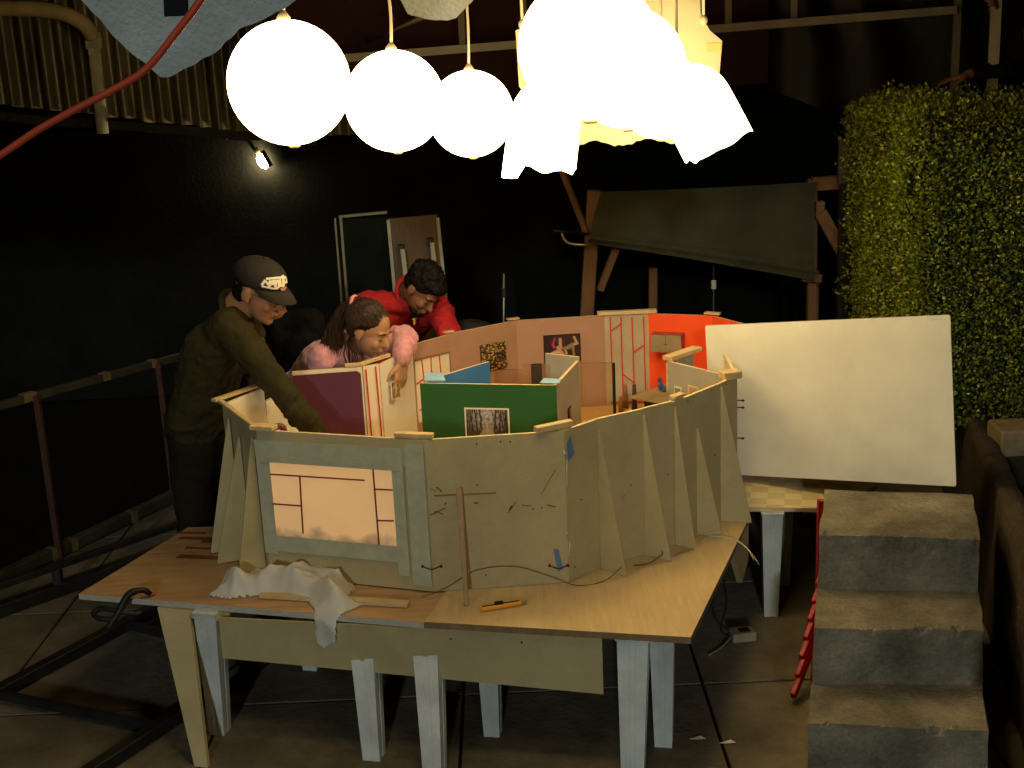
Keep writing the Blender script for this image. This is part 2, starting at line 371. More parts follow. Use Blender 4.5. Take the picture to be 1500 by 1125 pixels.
tim('rail', (1.69, 6.94, 1.595), (1.90, 6.94, 1.60), 0.05, 0.075); tim('brace', (1.735, 6.93, 1.44), (1.95, 6.93, 1.06), 0.045, 0.07)
tim('brace', (1.735, 6.95, 1.50), (1.735, 6.95, 1.40), 0.05, 0.06)
tim('rail', (1.64, 6.93, 1.085), (1.75, 6.93, 1.072), 0.04, 0.05); tim('post', (0.84, 7.35, 0.0), (0.86, 7.35, 1.1), 0.05, 0.05)
tim('post', (1.80, 7.3, 0.0), (1.80, 7.3, 1.05), 0.05, 0.05)
bm = NB(); tube(bm, [(0.267, 6.9, 1.408), (0.45, 6.9, 1.388)], 0.008, 8); tube(bm, smoothpts([(0.31, 6.9, 1.40), (0.325, 6.9, 1.355), (0.36, 6.9, 1.332), (0.445, 6.9, 1.322)], 4), 0.008, 8)
obj('clamp_handle', bm, M('dull_steel', (0.35, 0.27, 0.17), 0.4, metal=0.7), af)

# leaning doors
dt = thing('wooden_door', 'brown wooden door with two pale pull bars leaning in the dark', 'door', (-0.5, 6.95, 0.0))
bm = NB(); bar(bm, (-0.44, 6.84, 0.0), (-0.505, 7.0, 1.51), 0.27, 0.03, up=(0, 1, 0)); obj('leaf', bm, M('door_wood', (0.085, 0.042, 0.014), 0.6, 0.35, 7, 0.2, 60, stretch=(1, 1, 0.3)), dt, bevel=0.003)
al = M('dull_aluminium', (0.20, 0.17, 0.10), 0.45, 0.15, 10, metal=0.3)
for x0, x1 in ((-0.593, -0.64), (-0.292, -0.368)):
    bm = NB(); bar(bm, (x0, 6.815, 0.0), (x1, 6.978, 1.50), 0.018, 0.04, up=(0, 1, 0)); obj('edge_strip', bm, al, dt)
for x0, x1, zt in ((-0.53, -0.566, 1.345), (-0.365, -0.402, 1.375)):
    bm = NB(); bar(bm, (x0, 6.80, 0.75), (x1, 6.90, zt), 0.024, 0.03, up=(0, 1, 0)); obj('pull_bar', bm, M('pull_bar_paint', (0.30, 0.26, 0.17), 0.5, 0.1), dt)
    bm = NB(); box(bm, (x1 - 0.012, 6.93, zt + 0.005), (0.03, 0.06, 0.03)); obj('bar_bracket', bm, blackmetal, dt)
dt = thing('glazed_door', 'dark glazed door with a thin metal frame beside the wooden door', 'door', (-0.8, 7.05, 0.0))
bm = NB(); box(bm, (-0.78, 7.1, 0.76), (0.28, 0.012, 1.48)); obj('pane', bm, M('dark_pane', (0.008, 0.010, 0.008), 0.15, 0.1, spec=0.3), dt)
for x in (-0.915, -0.947):
    bm = NB(); box(bm, (x, 7.085, 0.755), (0.010 if x < -.93 else .014, 0.03, 1.51)); obj('frame_strip', bm, al, dt)
bm = NB(); bar(bm, (-0.925, 7.085, 1.517), (-0.655, 7.085, 1.530), 0.03, 0.014); obj('frame_strip', bm, al, dt)

# microphone stand like rods and tyre
for (a, b, zt, lab) in (((-0.075, 6.95, 0.0), (-0.017, 6.95, 1.175), 0.45, 'thin leaning metal rod with a black clip behind the pink wall'), ((1.142, 6.9, 0.0), (1.143, 6.9, 1.175), 0.8, 'thin upright stand rod with a grey clamp behind the orange wall')):
    t = thing('stand_rod', lab, 'stand', a); a, b = V(a), V(b)
    tb('rod', [a + V((-0.17 if b.x < .5 else 0, 0, 0)), a.lerp(b, .75), b], [0.007, 0.006, 0.005], M('rod_steel', (0.42, 0.36, 0.24), 0.4, metal=0.5) if b.x < .5 else blackmetal, t, 8)
    bm = NB(); q = a.lerp(b, 0.91); box(bm, q, (0.026, 0.03, 0.05)); obj('clip', bm, blackmetal if b.x < .5 else M('clamp_grey', (0.4, 0.38, 0.33), 0.4), t, bevel=0.004)
    bm = NB(); lathe(bm, a + V((-0.17 if b.x < .5 else 0, 0, 0)), [(0.09, 0.0), (0.09, 0.008), (0.02, 0.016)], 20); obj('base', bm, blackmetal, t)
t = thing('tyre', 'black tyre standing upright behind the pink wall', 'tyre', (-0.21, 6.55, 0.62))
def torus(bm, c, R0, r, rot, n=32, m=12):
    g = [[bm.verts.new(V(c) + rot @ V(((R0 + r * math.cos(b)) * math.cos(a), (R0 + r * math.cos(b)) * math.sin(a), r * math.sin(b)))) for b in [2 * math.pi * j / m for j in range(m)]] for a in [2 * math.pi * i / n for i in range(n)]]
    for i in range(n):
        for j in range(m):
            f = bm.faces.new((g[i][j], g[(i + 1) % n][j], g[(i + 1) % n][(j + 1) % m], g[i][(j + 1) % m])); f.smooth = True
bm = NB(); torus(bm, (-0.21, 6.62, 0.80), 0.14, 0.055, Matrix.Rotation(R(75), 3, 'X')); obj('tread', bm, M('tyre_rubber', (0.014, 0.013, 0.012), 0.75, 0.3, 20), t)
bm = NB(); lathe(bm, (-0.21, 6.62, 0.80), [(0.10, -0.02), (0.10, 0.02), (0.03, 0.03)], 24, axis=Matrix.Rotation(R(75), 3, 'X')); obj('rim', bm, blackmetal, t)
bm = NB(); box(bm, (-0.21, 6.62, 0.305), (0.34, 0.3, 0.61)); tag(obj('dark_crate', bm, M('dark_crate', (0.02, 0.018, 0.015), 0.8), bevel=0.006), 'dark crate under the tyre behind the pink wall', 'crate')

# ------------------------------------------------------------------ railing and steel frames on the left
rust = M('rusty_red_steel', (0.055, 0.013, 0.007), 0.7, 0.45, 16, 0.3, 60)
peel = M('peeling_rail_paint', (0.030, 0.027, 0.015), 0.6, 0.6, 5, 0.2, 50, rgb2=(0.055, 0.046, 0.025))
chip = M('pale_paint_chips', (0.13, 0.095, 0.04), 0.6, 0.3, 20)
rt = thing('railing', 'rusty railing with peeling paint on its two rails by the black wall', 'railing', (-2.3, 5.98, 0))
rd = (V((-1.914, 6.72, 0)) - V((-2.31, 5.98, 0)))
def rp(t, z): q = V((-2.31, 5.98, 0)) + rd * t; q.z = z; return q
bm = NB(); bar(bm, rp(-1.3, 0.90), rp(2.2, 0.77), 0.036, 0.040); obj('top_rail', bm, peel, rt, bevel=0.004)
bm = NB(); bar(bm, rp(-1.3, 0.045), rp(2.2, 0.045), 0.05, 0.06); obj('bottom_rail', bm, peel, rt, bevel=0.004)
for t in (-1.0, 0.0, 1.0, 2.0):
    bm = NB(); bar(bm, rp(t, 0.0) + V((0, -0.045, 0)), rp(t, 0.86 - 0.04 * t) + V((0, -0.045, 0)), 0.028, 0.028); obj('post', bm, rust, rt)
for t, zz_, w in ((-0.13, .862, .09), (0.48, .838, .06), (0.9, .822, .05), (0.05, .045, .05), (-0.1, .045, .05), (0.55, .045, .06), (0.95, .045, .05)):
    bm = NB(); a = rp(t, zz_); b = rp(t + w, zz_ - 0.04 * w); bar(bm, a, b, 0.0385 if zz_ > .5 else .0525, 0.0425 if zz_ > .5 else .0625); obj('paint_patch', bm, chip, rt)
t = thing('low_steel_frame', 'low black steel frame of two rails lying by the railing', 'frame', (-2.1, 5.5, 0))
tb_ = lambda n, a, b, w, h: (lambda bm: (bar(bm, a, b, w, h), obj(n, bm, blackmetal, t, bevel=0.003)))(NB())
tb_('rail', (-2.85, 4.76, 0.15), (-1.66, 6.02, 0.15), 0.03, 0.03); tb_('rail', (-2.80, 4.85, 0.032), (-1.62, 6.06, 0.032), 0.06, 0.06)
tb_('post', (-2.165, 5.50, 0.0), (-2.165, 5.50, 0.15), 0.04, 0.04); tb_('post', (-1.62, 5.98, 0.0), (-1.62, 5.98, 0.27), 0.07, 0.05)
t = thing('ladder_frame', 'black steel ladder frame lying flat on the floor beside the tables', 'frame', (-1.6, 4.5, 0))
tb_('rail', (-2.50, 3.80, 0.03), (-1.42, 5.62, 0.03), 0.05, 0.05); tb_('rail', (-1.85, 3.33, 0.03), (-0.92, 4.95, 0.03), 0.05, 0.05)
for k in (-0.02, 0.30, 0.62):
    a = V((-2.062, 4.54, 0.03)) + V((1.08, 1.82, 0)) * k; b = V((-1.34, 4.22, 0.03)) + V((0.93, 1.62, 0)) * k
    tb_('rung', a, b, 0.032, 0.032)

# ------------------------------------------------------------------ concrete steps
cstep = M('step_concrete', (0.195, 0.172, 0.125), 0.9, 0.45, 4, 0.9, 55, rgb2=(0.28, 0.245, 0.18), spec=.15, speck=.22, sscale=90, blot=.35)
st = thing('concrete_steps', 'worn concrete steps climbing beside the retaining wall', 'steps', (1.3, 4.0, 0))
def steptop(fl, fr, bl, br, z0, z1):
    bm = NB(); nx, ny, nz = 46, 22, 16
    fl, fr, bl, br = [V((*p, 0)) for p in (fl, fr, bl, br)]
    def P(u, v): return fl.lerp(fr, u).lerp(bl.lerp(br, u), v)
    def j(p, a): return p + V((mnoise.noise(p * 7), mnoise.noise(p * 7 + V((5, 0, 0))), mnoise.noise(p * 6 + V((0, 9, 0))))) * a
    faces = []
    def grid(f, na, nb):
        g = [[bm.verts.new(f(a / na, b / nb)) for b in range(nb + 1)] for a in range(na + 1)]
        for a in range(na):
            for b in range(nb): bm.faces.new((g[a][b], g[a + 1][b], g[a + 1][b + 1], g[a][b + 1]))
    def rnd(u, v, w):                      # soft worn nosing
        p = P(u, v); z = z0 + (z1 - z0) * w
        ed = max(0, 1 - min(w, 1 - w) * 8) * max(0, 1 - v * 8)
        q_ = V((p.x, p.y, z)); ch_ = max(0, mnoise.noise(q_ * 23) - .22) * .05 * ed * (1 if w > .5 else 0)
        return j(q_, 0.007) + V((0, ch_, -ch_))
    grid(lambda a, b: rnd(a, b, 1), nx, ny); grid(lambda a, b: rnd(a, 0, b), nx, nz); grid(lambda a, b: rnd(0, 1 - a, b), ny, nz); grid(lambda a, b: rnd(1, a, b), ny, nz)
    bmesh.ops.remove_doubles(bm, verts=bm.verts, dist=0.0015)
    return bm
sd = V((0.285, 0.958)); 
E3 = [((0.918, 3.703), (1.473, 3.599), 0.0, 0.212), ((0.998, 3.962), (1.560, 3.895), 0.0, 0.421), ((1.094, 4.292), (1.640, 4.18), 0.0, 0.63)]
for i, (a, b, z0, z1) in enumerate(E3):
    if i < 2: c, d = [(p[0] + sd.x * .42, p[1] + sd.y * .42) for p in (a, b)]
    else: c, d = (1.235, 4.76), (1.775, 4.63)
    obj('step', steptop(a, b, c, d, z0, z1), cstep, st, smooth=False)

# red slatted rack beside the steps
t = thing('red_rack', 'red rack of slanted bars standing between the steps and the tables', 'rack', (1.06, 4.45, 0))
redp = M('red_rack_paint', (0.42, 0.008, 0.016), 0.45, 0.12, 8)
for k in range(9):
    y = 4.22 + k * 0.055; x = 0.985 + 0.028 * k; z = 0.03 + k * 0.048
    bm = NB(); bar(bm, (x, y - 0.02, z), (x + 0.11, y + 0.15, z + 0.11), 0.022, 0.030); obj('slat', bm, redp, t, bevel=0.004)
bm = NB(); bar(bm, (1.21, 4.72, 0), (1.21, 4.72, 0.60), 0.03, 0.03); obj('upright', bm, redp, t)
bm = NB(); bar(bm, (1.085, 4.28, 0.0), (1.09, 4.30, 0.18), 0.02, 0.02); obj('upright', bm, redp, t)
bm = NB(); bar(bm, (1.085, 4.30, 0.05), (1.235, 4.74, 0.47), 0.02, 0.03); obj('side_rail', bm, redp, t)

# ------------------------------------------------------------------ tables
TZ = 0.5
def tleg(par, x, y, ztop, w0=0.105, w1=0.068, rz=0.0, foot=None, capd=False):
    bm = NB(); c = V((x, y, 0)); f = V((*foot, 0)) if foot else c; m = Matrix.Rotation(rz, 3, 'Z')
    def ringpts(o, w, z): # moulded leg outline with a shallow groove in its faces
        h = w / 2; q = w * 0.10; d = w * 0.022
        return [o + m @ V(p) + V((0, 0, z)) for p in ((-h, -h, 0), (-q, -h, 0), (-q * .8, -h + d, 0), (q * .8, -h + d, 0), (q, -h, 0), (h, -h, 0), (h, -q, 0), (h - d, -q * .8, 0), (h - d, q * .8, 0), (h, q, 0), (h, h, 0), (-h, h, 0))]
    a = [bm.verts.new(p) for p in ringpts(f, w1, 0.001)]; b = [bm.verts.new(p) for p in ringpts(c, w0, ztop - 0.012)]
    for k in range(len(a)): bm.faces.new((a[k], a[(k + 1) % 12], b[(k + 1) % 12], b[k]))
    bm.faces.new(a[::-1]); bm.faces.new(b)
    lg = obj('leg', bm, whitepaint, par)
    bm = NB(); box(bm, c + V((0, 0, ztop - 0.0065)), (w0 * 1.12, w0 * 1.12, 0.013), rz=rz); obj('leg_cap', bm, whitepaint, lg, bevel=0.003)
# left plywood table
lt = thing('plywood_table', 'plywood topped table with white edge carrying the crumpled plastic', 'table', (-0.9, 4.5, 0))
bm = NB(); prism(bm, [(-1.647, 4.358, 0.478), (-0.340, 3.981, 0.478), (-0.09, 4.93, 0.478), (-1.39, 5.0, 0.478)], (0, 0, 0.022), mi=0, mi_side=1)
obj('tabletop', bm, [plywood, M('ply_edge', (0.50, 0.46, 0.38), 0.7, 0.3, 40, stretch=(1, 1, 12))], lt)
darkstrip = M('veneer_patch', (0.21, 0.075, 0.03), 0.45, 0.2, 8)
for (x, y, L, w, a) in ((-1.26, 4.66, .20, .035, -.22), (-1.15, 4.80, .30, .03, -.2), (-1.30, 4.86, .2, .026, -.2), (-1.22, 4.74, .26, .02, -.22), (-1.10, 4.72, .2, .02, -.2), (-1.36, 4.93, .12, .02, -.2)):
    bm = NB(); box(bm, (x, y, 0.5012), (L, w, 0.0012), rz=a); obj('veneer_patch', bm, darkstrip, lt)
for x, y, w, ft_ in ((-1.135, 4.235, .085, (-1.135, 4.19)), (-0.565, 4.12, .09, (-0.545, 3.97)), (-0.335, 4.08, 0.095, (-0.325, 3.86)), (-0.86, 4.66, .085, None), (-0.29, 4.44, .085, None)): tleg(lt, x, y, 0.478, w, w * .70, rz=-.25, foot=ft_)
bm = NB(); bar(bm, (-1.30, 4.262, 0.46), (-1.05, 4.19, 0.46), 0.03, 0.03); obj('batten', bm, pine, lt)
# right beech table
bt = thing('beech_table', 'beech laminate table whose corner juts out in front of the set model', 'table', (0.3, 4.3, 0))
bm = NB(); prism(bm, [(-0.337, 3.979, 0.480), (0.547, 3.773, 0.480), (0.935, 4.80, 0.480), (0.95, 4.93, 0.480), (-0.086, 4.93, 0.480)], (0, 0, 0.024), mi=0, mi_side=1)
obj('tabletop', bm, [beech, M('board_edge', (0.24, 0.15, 0.07), 0.7, 0.2, 30)], bt)
for x, y, w in ((0.372, 3.885, .105), (0.478, 3.97, .085), (-0.125, 4.09, .080)): tleg(bt, x, y, 0.480, w, w * .72, rz=-.2, foot=(x - .02, y - .09) if w > .1 else None)
bm = NB(); prism(bm, [(0.80, 4.50, 0.478), (0.925, 4.86, 0.478), (0.925, 4.86, 0.30), (0.865, 4.68, 0.28)], (0.02, -0.006, 0)); obj('side_apron', bm, mdf, bt)
# checkered table
kt = thing('checkered_table', 'table with a cream checkered top beside the steps', 'table', (1.2, 5.3, 0))
chk = bpy.data.materials.new('cream_checks'); chk.use_nodes = True; n_ = chk.node_tree.nodes; l_ = chk.node_tree.links
tc = n_.new('ShaderNodeTexCoord'); mp = n_.new('ShaderNodeMapping'); mp.inputs['Rotation'].default_value = (0, 0, 0.25); mp.inputs['Scale'].default_value = (1, 1, 1)
ch = n_.new('ShaderNodeTexChecker'); ch.inputs['Scale'].default_value = 14; ch.inputs[1].default_value = (0.66, 0.52, 0.26, 1); ch.inputs[2].default_value = (0.76, 0.65, 0.40, 1)
l_.new(tc.outputs['Object'], mp.inputs[0]); l_.new(mp.outputs[0], ch.inputs[0]); l_.new(ch.outputs[0], n_['Principled BSDF'].inputs['Base Color']); n_['Principled BSDF'].inputs['Roughness'].default_value = 0.4
bm = NB(); prism(bm, [(0.954, 4.945, 0.478), (1.262, 4.90, 0.478), (1.55, 5.13, 0.478), (1.62, 6.3, 0.478), (-0.38, 6.3, 0.478), (-0.38, 5.45, 0.478), (-0.93, 5.28, 0.478), (-0.93, 5.01, 0.478)], (0, 0, 0.018), mi=0, mi_side=1)
obj('tabletop', bm, [chk, edgewood], kt)
for x, y in ((1.062, 4.96), (1.18, 5.27), (1.5, 6.1), (-0.2, 6.1), (-.2, 5.15)): tleg(kt, x, y, 0.478, 0.085, 0.058, rz=-.1)
# hanging fascia board and tapered board leg
fb = thing('fascia_board', 'long brown hardboard strip hanging below the front table edge', 'board', (-0.4, 3.98, 0.3))
bm = NB(); prism(bm, [(-1.085, 4.15, 0.475), (0.262, 3.862, 0.475), (0.262, 3.862, 0.262), (-1.085, 4.15, 0.316)], (0.0015, 0.007, 0)); obj('strip', bm, mdf, fb)
for s_ in (0.3, 0.62, 0.8):
    bm = NB(); q = V((-1.085, 4.15, 0)).lerp(V((0.262, 3.862, 0)), s_); ico(bm, (q.x, q.y - 0.002, 0.44), (0.004, 0.003, 0.004), 1); obj('screw', bm, blackmetal, fb)
bm = NB(); prism(bm, [(-1.330, 4.255, 0.476), (-1.205, 4.220, 0.476), (-1.128, 3.945, 0.0), (-1.178, 3.96, 0.0)], (0.004, 0.02, 0))
tag(obj('tapered_board', bm, mdf2), 'tapered hardboard prop leaning under the plywood table corner', 'board')
# clamp on the table edge
t = thing('clamp', 'black spring clamp with red tip gripping the plywood table edge', 'clamp', (-1.42, 4.27, 0.46))
bm = NB(); tube(bm, smoothpts([(-1.365, 4.30, 0.513), (-1.385, 4.285, 0.535), (-1.43, 4.262, 0.53), (-1.465, 4.23, 0.475), (-1.50, 4.20, 0.43)], 5), [0.011] * 8 + [0.014] * 8 + [0.012] * 5, 8); obj('upper_jaw', bm, blackmetal, t, smooth=True)
bm = NB(); tube(bm, smoothpts([(-1.385, 4.255, 0.462), (-1.42, 4.245, 0.462), (-1.46, 4.235, 0.478), (-1.53, 4.25, 0.487), (-1.56, 4.245, 0.47), (-1.53, 4.22, 0.46), (-1.47, 4.215, 0.458)], 5), 0.010, 8); obj('handle', bm, blackmetal, t, smooth=True)
bm = NB(); ico(bm, (-1.358, 4.304, 0.509), (0.012, 0.008, 0.007), 2); obj('tip', bm, M('red_tip', (0.5, 0.06, 0.03), 0.5), t)

# ------------------------------------------------------------------ the stage set model
A0, A, B = (-0.945, 4.439), (-0.314, 4.22), (0.175, 4.25)
LW = (-1.150, 4.82)
W = 1.08
ms = thing('set_model', 'hardboard scale model of a stage set with coloured rooms inside standing on the tables', 'model', (0, 5.2, TZ))
zc = [0]
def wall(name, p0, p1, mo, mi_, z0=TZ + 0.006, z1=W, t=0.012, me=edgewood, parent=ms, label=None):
    zc[0] += 1; z1 += 0.0011 * (zc[0] % 5)
    a, b = V((*p0, 0)), V((*p1, 0)); d = (b - a).normalized(); lft = V((-d.y, d.x, 0)) * t
    bm = NB(); c = [a, b, b + lft, a + lft]
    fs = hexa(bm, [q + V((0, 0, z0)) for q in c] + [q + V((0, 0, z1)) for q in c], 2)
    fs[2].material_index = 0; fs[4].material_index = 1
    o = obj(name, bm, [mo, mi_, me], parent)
    if label: o['label'] = label
    return o
# front left panel with the window opening
d0 = (V(A) - V(A0)).normalized()
def pA(s, z, off=0.0): return seg(A0, A, s, z, off)
s0, s1, z0, z1 = 0.042, 0.540, 0.670, 0.977
bm = NB()
for (sa, sb, za, zb) in ((-0.0, s0, TZ + .006, W), (s1, 0.668, TZ + .006, W), (s0, s1, TZ + .006, z0), (s0, s1, z1, W)):
    lft = -(pA(0, 0, 1) - pA(0, 0, 0)) * 0.012
    c = [pA(sa, 0), pA(sb, 0), pA(sb, 0) + lft, pA(sa, 0) + lft]
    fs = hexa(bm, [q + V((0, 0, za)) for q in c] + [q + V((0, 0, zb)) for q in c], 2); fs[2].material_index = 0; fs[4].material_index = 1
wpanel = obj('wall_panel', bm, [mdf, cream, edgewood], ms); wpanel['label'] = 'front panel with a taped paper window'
pane_m = M('window_paper', (0.88, 0.72, 0.48), 0.8, 0.05, 4, trans=0.55, emit=(1.0, .68, .36), estr=.27)  # weak glow of its own stands in for backlight through the paper
# paper colour darkened along its lower edge, border broken up by noise
t_ = pane_m.node_tree; b_ = t_.nodes['Principled BSDF']
sx = t_.nodes.new('ShaderNodeSeparateXYZ'); tcn = t_.nodes.new('ShaderNodeTexCoord'); t_.links.new(tcn.outputs['Object'], sx.inputs[0])
nz = t_.nodes.new('ShaderNodeTexNoise'); nz.inputs['Scale'].default_value = 16; t_.links.new(tcn.outputs['Object'], nz.inputs['Vector'])
ma = t_.nodes.new('ShaderNodeMath'); ma.operation = 'MULTIPLY_ADD'; ma.inputs[1].default_value = 0.11; t_.links.new(nz.outputs['Fac'], ma.inputs[0]); t_.links.new(sx.outputs['Z'], ma.inputs[2])
cr2 = t_.nodes.new('ShaderNodeValToRGB'); cr2.color_ramp.elements[0].position = 0.205; cr2.color_ramp.elements[1].position = 0.265
cr2.color_ramp.elements[0].color = (0.30, 0.20, 0.17, 1); cr2.color_ramp.elements[1].color = (1, 1, 1, 1); t_.links.new(ma.outputs[0], cr2.inputs[0])
mxc = t_.nodes.new('ShaderNodeMixRGB'); mxc.blend_type = 'MULTIPLY'; mxc.inputs[0].default_value = 1
base_out = [l.from_socket for l in t_.links if l.to_socket == b_.inputs['Base Color']][0]
t_.links.new(base_out, mxc.inputs[1]); t_.links.new(cr2.outputs[0], mxc.inputs[2]); t_.links.new(mxc.outputs[0], b_.inputs['Base Color'])
for nn in t_.nodes:
    if nn.type == 'BSDF_TRANSLUCENT': t_.links.new(mxc.outputs[0], nn.inputs[0])
def slabA(bm, sa, za, sb, zb, off, th, mi=0):
    r = pA(0, 0, 1) - pA(0, 0, 0)
    prism(bm, [pA(sa, za, off), pA(sb, za, off), pA(sb, zb, off), pA(sa, zb, off)], r * th, mi)
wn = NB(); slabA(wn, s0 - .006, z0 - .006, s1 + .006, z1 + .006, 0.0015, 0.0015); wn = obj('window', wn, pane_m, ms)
def barA(bm, a, b, w=0.0045):
    r = pA(0, 0, 1) - pA(0, 0, 0); bar(bm, pA(a[0], a[1], .006), pA(b[0], b[1], .006), 0.005, w, up=r.cross(pA(b[0], b[1]) - pA(a[0], a[1])))
for a, b in (((.166, .914), (.158, .690)), ((.463, .971), (.464, .672)), ((.044, .914), (.426, .917)), ((.042, .798), (.160, .799)), ((.460, .886), (.533, .888)), ((.461, .766), (.529, .770))):
    bm = NB(); barA(bm, a, b); obj('glazing_bar', bm, maroon, wn)
for k, (sa, za, sb, zb) in enumerate(((-.012, .980, .625, 1.045), (-.010, .610, .560, .672), (-.008, .600, .046, 1.035), (.536, .560, .580, 1.040), (.592, .53, .664, 1.066), (.010, .962, .566, .984))):
    bm = NB(); slabA(bm, sa, za, sb, zb, 0.0035 + 0.0012 * k, 0.001); o = obj('tape_strip', bm, tape, ms)
# remaining outer panels, anticlockwise with the outside on the right
wall('wall_panel', A, B, mdf, cream, label='front panel with scuff marks')
curve = [B, (.302, 4.372), (.480, 4.476), (.600, 4.555), (.700, 4.660), (.820, 4.790), (.906, 4.900)]
for a, b in zip(curve, curve[1:]): wall('wall_panel', a, b, mdf, greyin)
wall('wall_panel', (.906, 4.900), (.925, 5.255), mdf, cream); wall('wall_panel', (1.13, 5.48), (1.124, 5.82), mdf, orange)
wall('wall_panel', (1.124, 5.82), (1.001, 6.05), mdf, orange, label='orange painted panel'); wall('wall_panel', (1.001, 6.05), (.696, 6.167), mdf, orange, label='orange painted panel')
wall('wall_panel', (.696, 6.167), (.475, 6.166), mdf, M('grey_board', (0.44, 0.36, 0.21), 0.7, 0.12, 5), label='grey panel with red branching rods')
wall('wall_panel', (.475, 6.166), (.031, 6.132), mdf, pink_in); wall('wall_panel', (.031, 6.132), (-.299, 5.893), mdf, pink_in)
wall('wall_panel', (-.299, 5.893), (-.466, 5.713), mdf, pink_in)
wall('wall_panel', (-.466, 5.713), (-.530, 5.500), cream, whitein); wall('wall_panel', (-.530, 5.500), (-.585, 5.365), cream, whitein, z1=1.075)
wall('wall_panel', (-.585, 5.365), (-.648, 5.325), mdf, cream); wall('wall_panel', (-.648, 5.325), (-.945, 5.291), mdf, cream)
wall('wall_panel', (-.945, 5.291), (-1.035, 5.055), mdf, whitein, z1=1.02); wall('wall_panel', (-1.035, 5.048), LW, mdf, whitein); wall('wall_panel', LW, A0, mdf, whitein)
# purple sheet laid on the inner face, with white border
bm = NB(); r = seg((-.945, 5.291), (-.648, 5.325), 0, 0, 1) - seg((-.945, 5.291), (-.648, 5.325), 0, 0, 0)
P0, P1 = (-.945, 5.291), (-.648, 5.325)
prism(bm, [seg(P0, P1, .0, .56, .014), seg(P0, P1, .292, .56, .014), seg(P0, P1, .292, 1.055, .014), seg(P0, P1, .275, 1.068, .014), seg(P0, P1, .0, 1.068, .014)], r * 0.004); obj('purple_sheet', bm, purple, ms)
# partitions inside
G0, G1, G2 = (-.377, 4.998), (.177, 4.869), (.290, 5.243)
IF = 0.62
wall('partition', G0, G1, green, cream, z0=IF, z1=1.078, label='green partition')
wall('partition', G1, G2, greyin, greyin, z0=IF, z1=1.080, label='grey partition')
wall('partition', (-.345, 5.046), (-.093, 5.315), blue, cream, z0=IF, z1=1.081, label='blue partition')
wall('partition', (.150, 5.355), (.288, 5.262), greyin, greyin, z0=IF, z1=1.095, label='small grey partition')
wall('partition', (.661, 5.173), (.862, 4.895), greyin, greyin, z0=IF, z1=1.080, label='grey partition behind the curved front')
wall('partition', (.720, 5.245), (.795, 5.320), greyin, cream, z0=IF, z1=1.066, label='short cream partition under the timber beam')
# white striped wall
bm = NB(); 
for a, b in (((.010, 1.07), (.016, .62)), ((.058, 1.075), (.066, .62))):
    bar(bm, seg((-.648, 5.325), (-.585, 5.365), a[0], a[1], .016), seg((-.648, 5.325), (-.585, 5.365), b[0], b[1], .016), 0.006, 0.006)
obj('red_stripes', bm, redline, ms)
# model floor
bm = NB(); ring = [(-.93, 4.455), (-.31, 4.24), (.17, 4.27)] + [(x - .012, y + .012) for x, y in curve[1:]] + [(.905, 5.25), (1.10, 5.45), (1.105, 5.81), (.99, 6.03), (.69, 6.15), (.04, 6.115), (-.28, 5.88), (-.45, 5.70), (-.57, 5.37), (-.64, 5.31), (-.93, 5.275), (-1.02, 5.05), (-1.135, 4.82)]
prism(bm, [(x, y, 0.507) for x, y in ring], (0, 0, IF - 0.507)); obj('model_floor', bm, M('model_floor_wood', (0.62, 0.36, 0.12), 0.45, 0.12, 4, stretch=(1, 6, 1)), ms)
# red rods: branching rods on the grey panel, window on the pink wall
def rods(p0, p1, lst, th=0.006, name='red_rod', mat=redline, off=0.016):
    for a, b in lst:
        bm = NB(); bar(bm, seg(p0, p1, a[0], a[1], -off), seg(p0, p1, b[0], b[1], -off), th, th); obj(name, bm, mat, ms)
# inner side lies to the left of travel; express along reversed lines with positive offset
def rodsR(p0, p1, lst, th=0.006, name='red_rod', mat=redline, off=0.016):
    for a, b in lst:
        bm = NB(); bar(bm, seg(p0, p1, a[0], a[1], off), seg(p0, p1, b[0], b[1], off), th, th); obj(name, bm, mat, ms)
Q0, Q1 = (.475, 6.166), (.696, 6.167)
rodsR(Q0, Q1, [((.027, 1.075), (.035, .63)), ((.081, 1.073), (.084, .64)), ((.136, 1.07), (.142, .64)), ((.194, 1.067), (.198, .69)), ((.030, 1.002), (.079, 1.035)), ((.137, .886), (.192, .922)), ((.085, .777), (.141, .728)), ((.02, .632), (.215, .632))])
Q0, Q1 = (-.466, 5.713), (-.299, 5.893)
bm = NB(); prism(bm, [seg(Q0, Q1, .012, .70, .0135), seg(Q0, Q1, .236, .72, .0135), seg(Q0, Q1, .236, .995, .0135), seg(Q0, Q1, .012, 1.003, .0135)], (seg(Q0, Q1, 0, 0, 1) - seg(Q0, Q1, 0, 0, 0)) * .002); obj('window', bm, cream, ms)
rodsR(Q0, Q1, [((.055, 1.0), (.065, .86)), ((.115, 1.0), (.112, .93)), ((.112, .93), (.07, .86)), ((.112, .93), (.155, .885)), ((.170, 1.0), (.175, .88)), ((.012, .89), (.058, .905)), ((.02, .76), (.06, .77))], 0.006)
bm = NB(); 
for a, b in (((.010, 1.005), (.240, .998)), ((.240, 1.0), (.240, .72))): bar(bm, seg(Q0, Q1, a[0], a[1], .016), seg(Q0, Q1, b[0], b[1], .016), .008, .008)
obj('window_frame', bm, M('brown_trim', (0.25, 0.14, 0.07), 0.6), ms)
